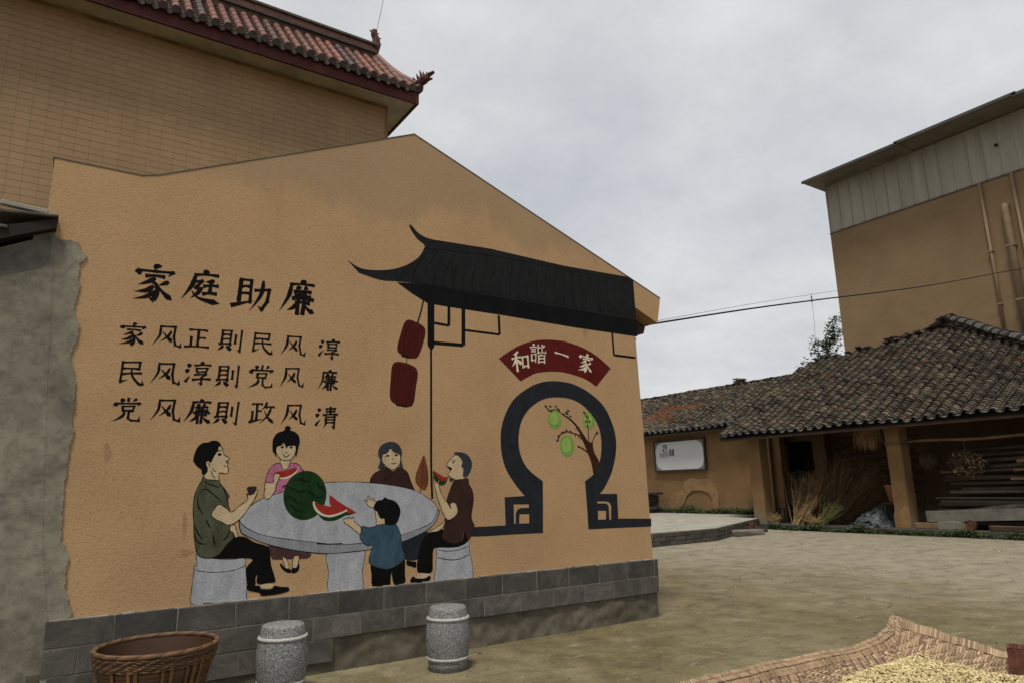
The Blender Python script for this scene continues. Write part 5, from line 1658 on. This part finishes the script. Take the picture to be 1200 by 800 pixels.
# straw sheaf hung from the beam
rr = random.Random(4); b = MB()
for k in range(150):
    p0 = Vector((20.75+rr.uniform(-.05, .05), 11.55+rr.gauss(0, .16), 3.02+rr.uniform(-.05, .05)))
    p1 = p0+Vector((rr.gauss(0, .08), rr.gauss(0, .12), -rr.uniform(.25, .62)))
    b.tube([p0, (p0+p1)/2+Vector((rr.gauss(0, .03), rr.gauss(0, .03), .02)), p1], .008, 4, .003, caps=False)
tag(b.build('straw_sheaf', M['straw']), 'tuft of dry straw hanging from the shed beam', 'straw')
# crumpled plastic
b = MB(); n_ = 54; V = []
def fold(p, k): return abs(noise.noise((p[0]*k, p[1]*k, k)))
for i in range(n_+1):
    for j in range(n_+1):
        u, v = i/n_, j/n_
        y = 12.40-1.15*u
        ridge_ = math.exp(-((u-.66)/.20)**2)*.80+math.exp(-((u-.28)/.16)**2)*.36
        h = ridge_*(v**.75)
        w = (fold((u, v*.8), 5)-.2)*.34+(fold((u, v), 10)-.2)*.10
        x = 20.62+.62*v*v+w*.9-.15*(1-v)
        V.append((x, y+(fold((v, u), 7)-.2)*.22, .155+max(0, h*(.75+.5*fold((u, 0), 9))+w*.55*(.2+v))))
b.add(V, [(i*(n_+1)+j, (i+1)*(n_+1)+j, (i+1)*(n_+1)+j+1, i*(n_+1)+j+1) for i in range(n_) for j in range(n_)])
tag(b.build('plastic_sheet', M['film'], None, smooth=False), 'crumpled blue grey plastic sheet heaped beside the middle pillar', 'plastic sheet')
# terracotta jar
j_ = thing('terracotta_pot', 'orange terracotta pot on a stand behind the middle pillar', 'pot', (21.35, 11.28, .85))
q = MB(); q.lathe([(.10, 0), (.13, .02), (.20, .42), (.215, .46), (.225, .48), (.225, .52), (.20, .52), (.18, .40), (.1, .06)], 24); q.build('pot_body', M['terracotta'], j_, smooth=True, local=True)
st = thing('wooden_stand', 'rough wooden stand carrying the terracotta pot', 'stand', (21.35, 11.28, .15))
MB().bbox(-.24, .24, -.24, .24, .64, .70, .008).build('stand_top', M['beam'], st, local=True)
for a in (-.19, .19):
    for c in (-.19, .19): MB().bbox(a-.03, a+.03, c-.03, c+.03, 0, .64, .005).build('leg', M['beam'], st, local=True)
# bamboo pole slung between pillars
b = MB(); pts = []; rad = []
for k in range(23):
    y = 10.55-k*.28; pts.append((20.95, y, 2.60-.002*k+.02*math.sin(k*.7))); rad.append(.042 if k % 3 else .050)
b.tube(pts, rad, 8)
tag(b.build('bamboo_pole', M['log'], None, smooth=True), 'long pale bamboo pole slung across the right bay of the shed', 'pole')
# tangle of roots hanging from it
rr = random.Random(12); b = MB()
c = Vector((20.95, 8.95, 1.88))
for k in range(330):
    a = rr.uniform(0, 6.28); e = rr.uniform(-1.4, 1.4)
    d = Vector((math.cos(a)*math.cos(e)*.55, math.sin(a)*math.cos(e), math.sin(e)*.82))
    p0 = c+d*rr.uniform(.15, .44); tq = Vector((rr.gauss(0, 1), rr.gauss(0, 1), rr.gauss(0, 1))).cross(d).normalized()
    L_ = rr.uniform(.08, .24); b.mat = 1 if rr.random() < .24 else 0
    b.tube([p0, p0+tq*L_*.5+d*.05, p0+tq*L_+d*rr.uniform(-.05, .08)], rr.uniform(.006, .016), 4, .004, caps=False)
b.mat = 0
b.tube([c+Vector((0, 0, .3)), Vector((20.95, 8.95, 2.58))], .010, 4)
tag(b.build('root_tangle', [M['root'], M['root_pale']]), 'round tangle of dry roots hanging before the plank pile', 'roots')
# jar-like basket hanging in the dark behind the pillar
q = MB(); q.lathe([(.02, -.30), (.16, -.26), (.27, -.10), (.29, .05), (.22, .22), (.12, .28), (.02, .29)], 20, (22.3, 10.55, 2.05))
q.tube([(22.3, 10.55, 2.33), (22.3, 10.55, 4.0)], .01, 5)
tag(q.build('gourd_basket', M['root'], None, smooth=True), 'dark round hanging basket in the shade right of middle pillar', 'basket')
# pile of planks and poles
ORD = ['lowest', 'second', 'third', 'fourth', 'fifth', 'sixth', 'seventh', 'eighth', 'ninth', 'tenth', 'eleventh', 'twelfth', 'topmost']
rr = random.Random(18); z = .30
for lay in range(13):
    for cidx in range(2):
        w = rr.uniform(.22, .36); th_ = rr.uniform(.035, .085)
        x = 21.02+cidx*.42+rr.uniform(-.05, .05)+lay*.018
        y1 = 9.98+rr.uniform(-.45, .06)-(.0 if lay < 8 else .25)+cidx*.28; L_ = rr.uniform(3.4, 5.0)
        ang = rr.uniform(-.008, .014)
        Mx = Matrix.Translation((x, y1, z+rr.uniform(0, .02))) @ Matrix.Rotation(-ang, 4, 'X') @ Matrix.Rotation(rr.uniform(-.02, .02), 4, 'Z')
        o = MB().bbox(0, w, -L_, 0, 0, th_, .006, Mx, .004).build('timber_plank', M['plank'])
        n_ = ('%s plank' if lay in (0, 12) else '%s plank from the bottom') % ORD[lay]
        tag(o, ('weathered grey %s at the front of the shed pile' if cidx == 0 else 'weathered grey %s in the rear row of the shed pile') % n_, 'plank', 'planks stacked in the shed')
    z += rr.uniform(.085, .135)
for k in range(4):
    y1 = 9.7-rr.uniform(0, .9); zz_ = 1.80+k*.16
    b = MB(); b.tube([(21.3+.1*k, y1, zz_), (21.25+.1*k, 5.0, zz_+.12)], .06, 8, .045)
    tag(b.build('timber_pole', M['plank'], None, smooth=True), 'thin weathered pole above the planks, %s of the four' % ('lowest', 'second lowest', 'second highest', 'highest')[k], 'pole', 'poles on the plank pile')
for k in range(3):
    b = MB(); b.bbox(-.0, .18, -.9, 0, 0, .07, .008, Matrix.Translation((20.90, 7.95-.1*k, 1.45+.22*k)) @ Matrix.Rotation(-.05*k, 4, 'X'), .004)
    tag(b.build('short_board', M['log']), 'short yellowish board at the pile, %s of the three' % ('lowest', 'middle one', 'highest')[k], 'board', 'short boards by the plank pile')
b = MB(); b.tube([(20.88, 9.62, .56), (20.86, 7.6, .80), (20.85, 5.2, 1.05)], .085, 10, .075)
tag(b.build('rounded_log', M['plank'], None, smooth=True), 'long dark round log resting against the front of the planks', 'log')
b = MB(); b.bbox(0, .14, -4.6, 0, 0, .30, .01, Matrix.Translation((20.74, 10.12, .33)) @ Matrix.Rotation(-.045, 4, 'X'), .004)
tag(b.build('concrete_beam', M['slab']), 'long pale concrete beam lying along the plank pile', 'beam')
b = MB(); b.bbox(0, .30, -.60, 0, 0, .21, .012, Matrix.Translation((20.48, 9.72, .16)) @ Matrix.Rotation(.1, 4, 'Z'), .015)
tag(b.build('concrete_lump', M['slab']), 'broken pale concrete block below the beam end', 'block')
b = MB(); b.bbox(0, .34, -1.3, 0, 0, .15, .012, Matrix.Translation((20.62, 10.42, .16)), .01)
tag(b.build('timber_sill', M['log']), 'brown timber lying under the concrete beam beside pillar', 'timber')
b = MB(); b.bbox(0, .16, -2.6, 0, 0, .14, .012, Matrix.Translation((20.42, 8.45, .16)), .01)
tag(b.build('fallen_timber', M['beam']), 'dark reddish timber on the shed step behind weeds', 'timber')
hollow_brick('perforated_brick', 'small red perforated brick leaning on the shed step', Matrix.Translation((20.40, 8.86, .13)) @ Matrix.Rotation(.25, 4, 'X') @ Matrix.Rotation(math.pi/2*.0-1.35, 4, 'Y') @ Matrix.Translation((.16, 0, 0)), .26, .19, .12, 5, 4)
# dark stool by the door
s_ = thing('wooden_stool', 'small dark wooden stool in front of the shed doorway', 'stool', (21.4, 15.05, .15))
MB().bbox(-.16, .16, -.24, .24, .46, .50, .006).build('seat', M['beam'], s_, local=True)
for a in (-.12, .12):
    for c in (-.19, .19): MB().bbox(a-.02, a+.02, c-.02, c+.02, 0, .46, .004).build('leg', M['beam'], s_, local=True)
    MB().bbox(a-.012, a+.012, -.17, .17, .16, .19, .003).build('rail', M['beam'], s_, local=True)
# stones at the platform corner
b = MB(); b.bbox(-.62, .62, -.22, .22, 0, .17, .03, Matrix.Translation((17.3, 13.62, .0)) @ Matrix.Rotation(.02, 4, 'Z') @ Matrix.Rotation(.02, 4, 'Y'), .02)
tag(b.build('stone_slab', M['slab']), 'long pale stone slab lying as a step beside the platform', 'stone')
for k in range(3):
    b = MB(); b.bbox(-.13, .13, -.06, .06, 0, .065, .006, Matrix.Translation((18.3+.18*k, 14.25+.03*k, .02+.10*(k % 2)+.1)) @ Matrix.Rotation(.3*k, 4, 'Z'), .004)
    tag(b.build('loose_brick', M['redbrick']), 'loose red brick behind the stone slab, %s of the three' % ('leftmost', 'middle one', 'rightmost')[k], 'brick', 'loose bricks by the stone slab')
b = MB(); b.box(18.05, 18.9, 14.05, 14.5, 0, .12, jit=.02)
tag(b.build('rubble_base', M['darkstone']), 'dark rubble under the loose bricks', 'rubble')
# dark stone stand behind the corner of the mural house
sd_ = thing('stone_stand', 'dark weathered stone stand with a flat top beside wing wall', 'stand', (22.0, 22.2, .33))
rr = random.Random(2)
for k in range(5): MB().bbox(-.45+rr.uniform(-.05, .05), .2, -.32+rr.uniform(-.06, .06), .9, .155*k, .155*k+.15, .03, None, .03).build('course', M['darkstone'], sd_, local=True)
MB().bbox(-.6, .3, -.50, 1.0, .78, .88, .02, None, .02).build('slab_top', M['darkstone'], sd_, local=True)

# ------------------------------------------------------------------ weeds
def weeds(name, label, spots, n, hmin, hmax, seed, leaf=.035):
    rr = random.Random(seed); b = MB()
    for k in range(n):
        x, y, z, sc = spots(rr)
        h = rr.uniform(hmin, hmax)*sc
        c = Vector((x, y, z))
        for l_ in range(7):
            p = c+Vector((rr.gauss(0, .05), rr.gauss(0, .05), rr.uniform(.01, h)))
            a = rr.uniform(0, 6.28); s_ = leaf*rr.uniform(.6, 1.5)
            d = Vector((math.cos(a), math.sin(a), rr.uniform(-.2, .7))).normalized()*s_
            w = d.cross(Vector((rr.gauss(0, .4), rr.gauss(0, .4), 1))).normalized()*s_*.42
            b.tint = rr.random()
            b.add([p, p+d*.5+w, p+d, p+d*.5-w], [(0, 1, 2, 3)])
    return tag(b.build(name, M['weed']), label, 'weeds', kind='stuff')
def w1(rr):
    y = rr.uniform(5, 14.9); cl = max(0, noise.noise((y*1.4, 0, 3))+.45)
    return (20.20-abs(rr.gauss(0, .12)), y, 0, .15+cl*1.1)
def w2(rr):
    y = rr.uniform(16.2, 24); cl = max(0, noise.noise((y*.9, 2, 3))+.5)
    return (22.62-abs(rr.gauss(0, .22)), y, .335, .2+cl)
weeds('step_weeds', 'low green weeds growing along the foot of the shed step', w1, 2200, .06, .24, 3, .045)
weeds('wall_weeds', 'leafy green weeds along the foot of the wing wall', w2, 1500, .08, .36, 4, .05)
# grit, straw bits and litter on the yard
rr = random.Random(77); b = MB()
for k in range(700):
    x = rr.uniform(3, 19); y = rr.uniform(1.5, 12)
    if x < 6.2 and y > 5.9: continue
    sz_ = rr.choice((.005, .006, .008, .010, .014))
    if rr.random() < .22:
        b.tint = rr.uniform(.5, .9)
        b.bbox(-sz_*3, sz_*3, -.0025, .0025, 0, .005, .001, Matrix.Translation((x, y, .001)) @ Matrix.Rotation(rr.uniform(0, 3.1), 4, 'Z'))
    else:
        b.tint = rr.random()*.8 if rr.random() < .93 else 1.
        b.bbox(-sz_, sz_, -sz_*.7, sz_*.7, 0, sz_*.7, sz_*.25, Matrix.Translation((x, y, .0)) @ Matrix.Rotation(rr.uniform(0, 3.1), 4, 'Z'), sz_*.15)
gm = NT('yard_grit'); gm.color(gm.ramp(gm.attr(), [(0, (.06, .05, .035)), (.5, (.16, .14, .10)), (.9, (.30, .25, .15)), (1, (.6, .59, .57))])).rough(.9, .2)
tag(b.build('yard_grit', gm.mat), 'grit, straw bits and tiny scraps scattered over the concrete yard', 'grit', kind='stuff')

# ------------------------------------------------------------------ tree behind the shed
tr_ = thing('tree', 'small leafy tree rising between shed roof and tall building', 'tree', (31.2, 18.6, 0))
b = MB(); b.tube([(31.2, 18.6, 0), (31.25, 18.5, 3.5), (31.1, 18.7, 6.3), (31.15, 18.75, 8.5)], [.16, .13, .09, .03], 8); b.build('trunk', M['bark'], tr_, smooth=True)
rr = random.Random(41); lf = MB(); br = MB()
for k in range(22):
    z0 = rr.uniform(5.8, 8.5); p0 = Vector((31.15, 18.75, z0))
    a = rr.uniform(0, 6.28); L_ = rr.uniform(.6, 1.5)*(1.15-(z0-5.6)*.12)
    p1 = p0+Vector((math.cos(a)*L_, math.sin(a)*L_, rr.uniform(.25, 1.15)))
    m_ = (p0+p1)/2+Vector((0, 0, -.08)); br.tube([p0, m_, p1], .022, 5, .006)
    for q in range(120):
        s_ = rr.uniform(.25, 1.08); c = p0+(p1-p0)*s_+Vector((rr.gauss(0, .12), rr.gauss(0, .12), rr.gauss(0, .10)))
        a2 = rr.uniform(0, 6.28); sz_ = rr.uniform(.09, .17)
        d = Vector((math.cos(a2), math.sin(a2), rr.uniform(-.7, .4))).normalized()*sz_
        w = d.cross(Vector((rr.gauss(0, .5), rr.gauss(0, .5), 1))).normalized()*sz_*.36
        lf.tint = rr.random(); lf.add([c, c+d*.5+w, c+d, c+d*.5-w], [(0, 1, 2, 3)])
br.build('branches', M['bark'], tr_); lf.build('crown', M['treeleaf'], tr_)

# ------------------------------------------------------------------ cables
def cable(name, label, pts, r, m):
    b = MB(); b.tube(catmull(pts, 14), r, 6)
    return tag(b.build(name, M[m], None, smooth=True), label, 'cable')
CABLE = [(6.37, 6.30, 3.57), (9.06, 6.64, 4.216), (11.76, 6.99, 4.835), (14.46, 7.33, 5.44), (17.16, 7.68, 6.064), (19.85, 8.02, 6.714), (22.55, 8.36, 7.384), (25.25, 8.71, 8.053), (27.95, 9.05, 8.71)]
cable('power_cable', 'thick black cable strung from the mural house to the right', CABLE, .014, 'wire')
cable('thin_cable', 'thin grey wire running just above the thick black cable', [(a, b_+.05, c+.03+.40*(k/8)) for k, (a, b_, c) in enumerate(CABLE)], .0035, 'thin_wire')
q = Vector((11.2, 6.92, 4.71))
dw = MB(); dw.tube([q+Vector((0, 0, .14)), q+Vector((.0, 0, -.05)), q+Vector((.01, .01, -.42)), q+Vector((.0, .02, -.72))], .003, 5)
dw.tube([q+Vector((0, 0, -.03)), q+Vector((0, 0, .08))], .012, 6)
tag(dw.build('dangling_wire', M['thin_wire']), 'short thin wire dangling from the clamp on the cable', 'wire')
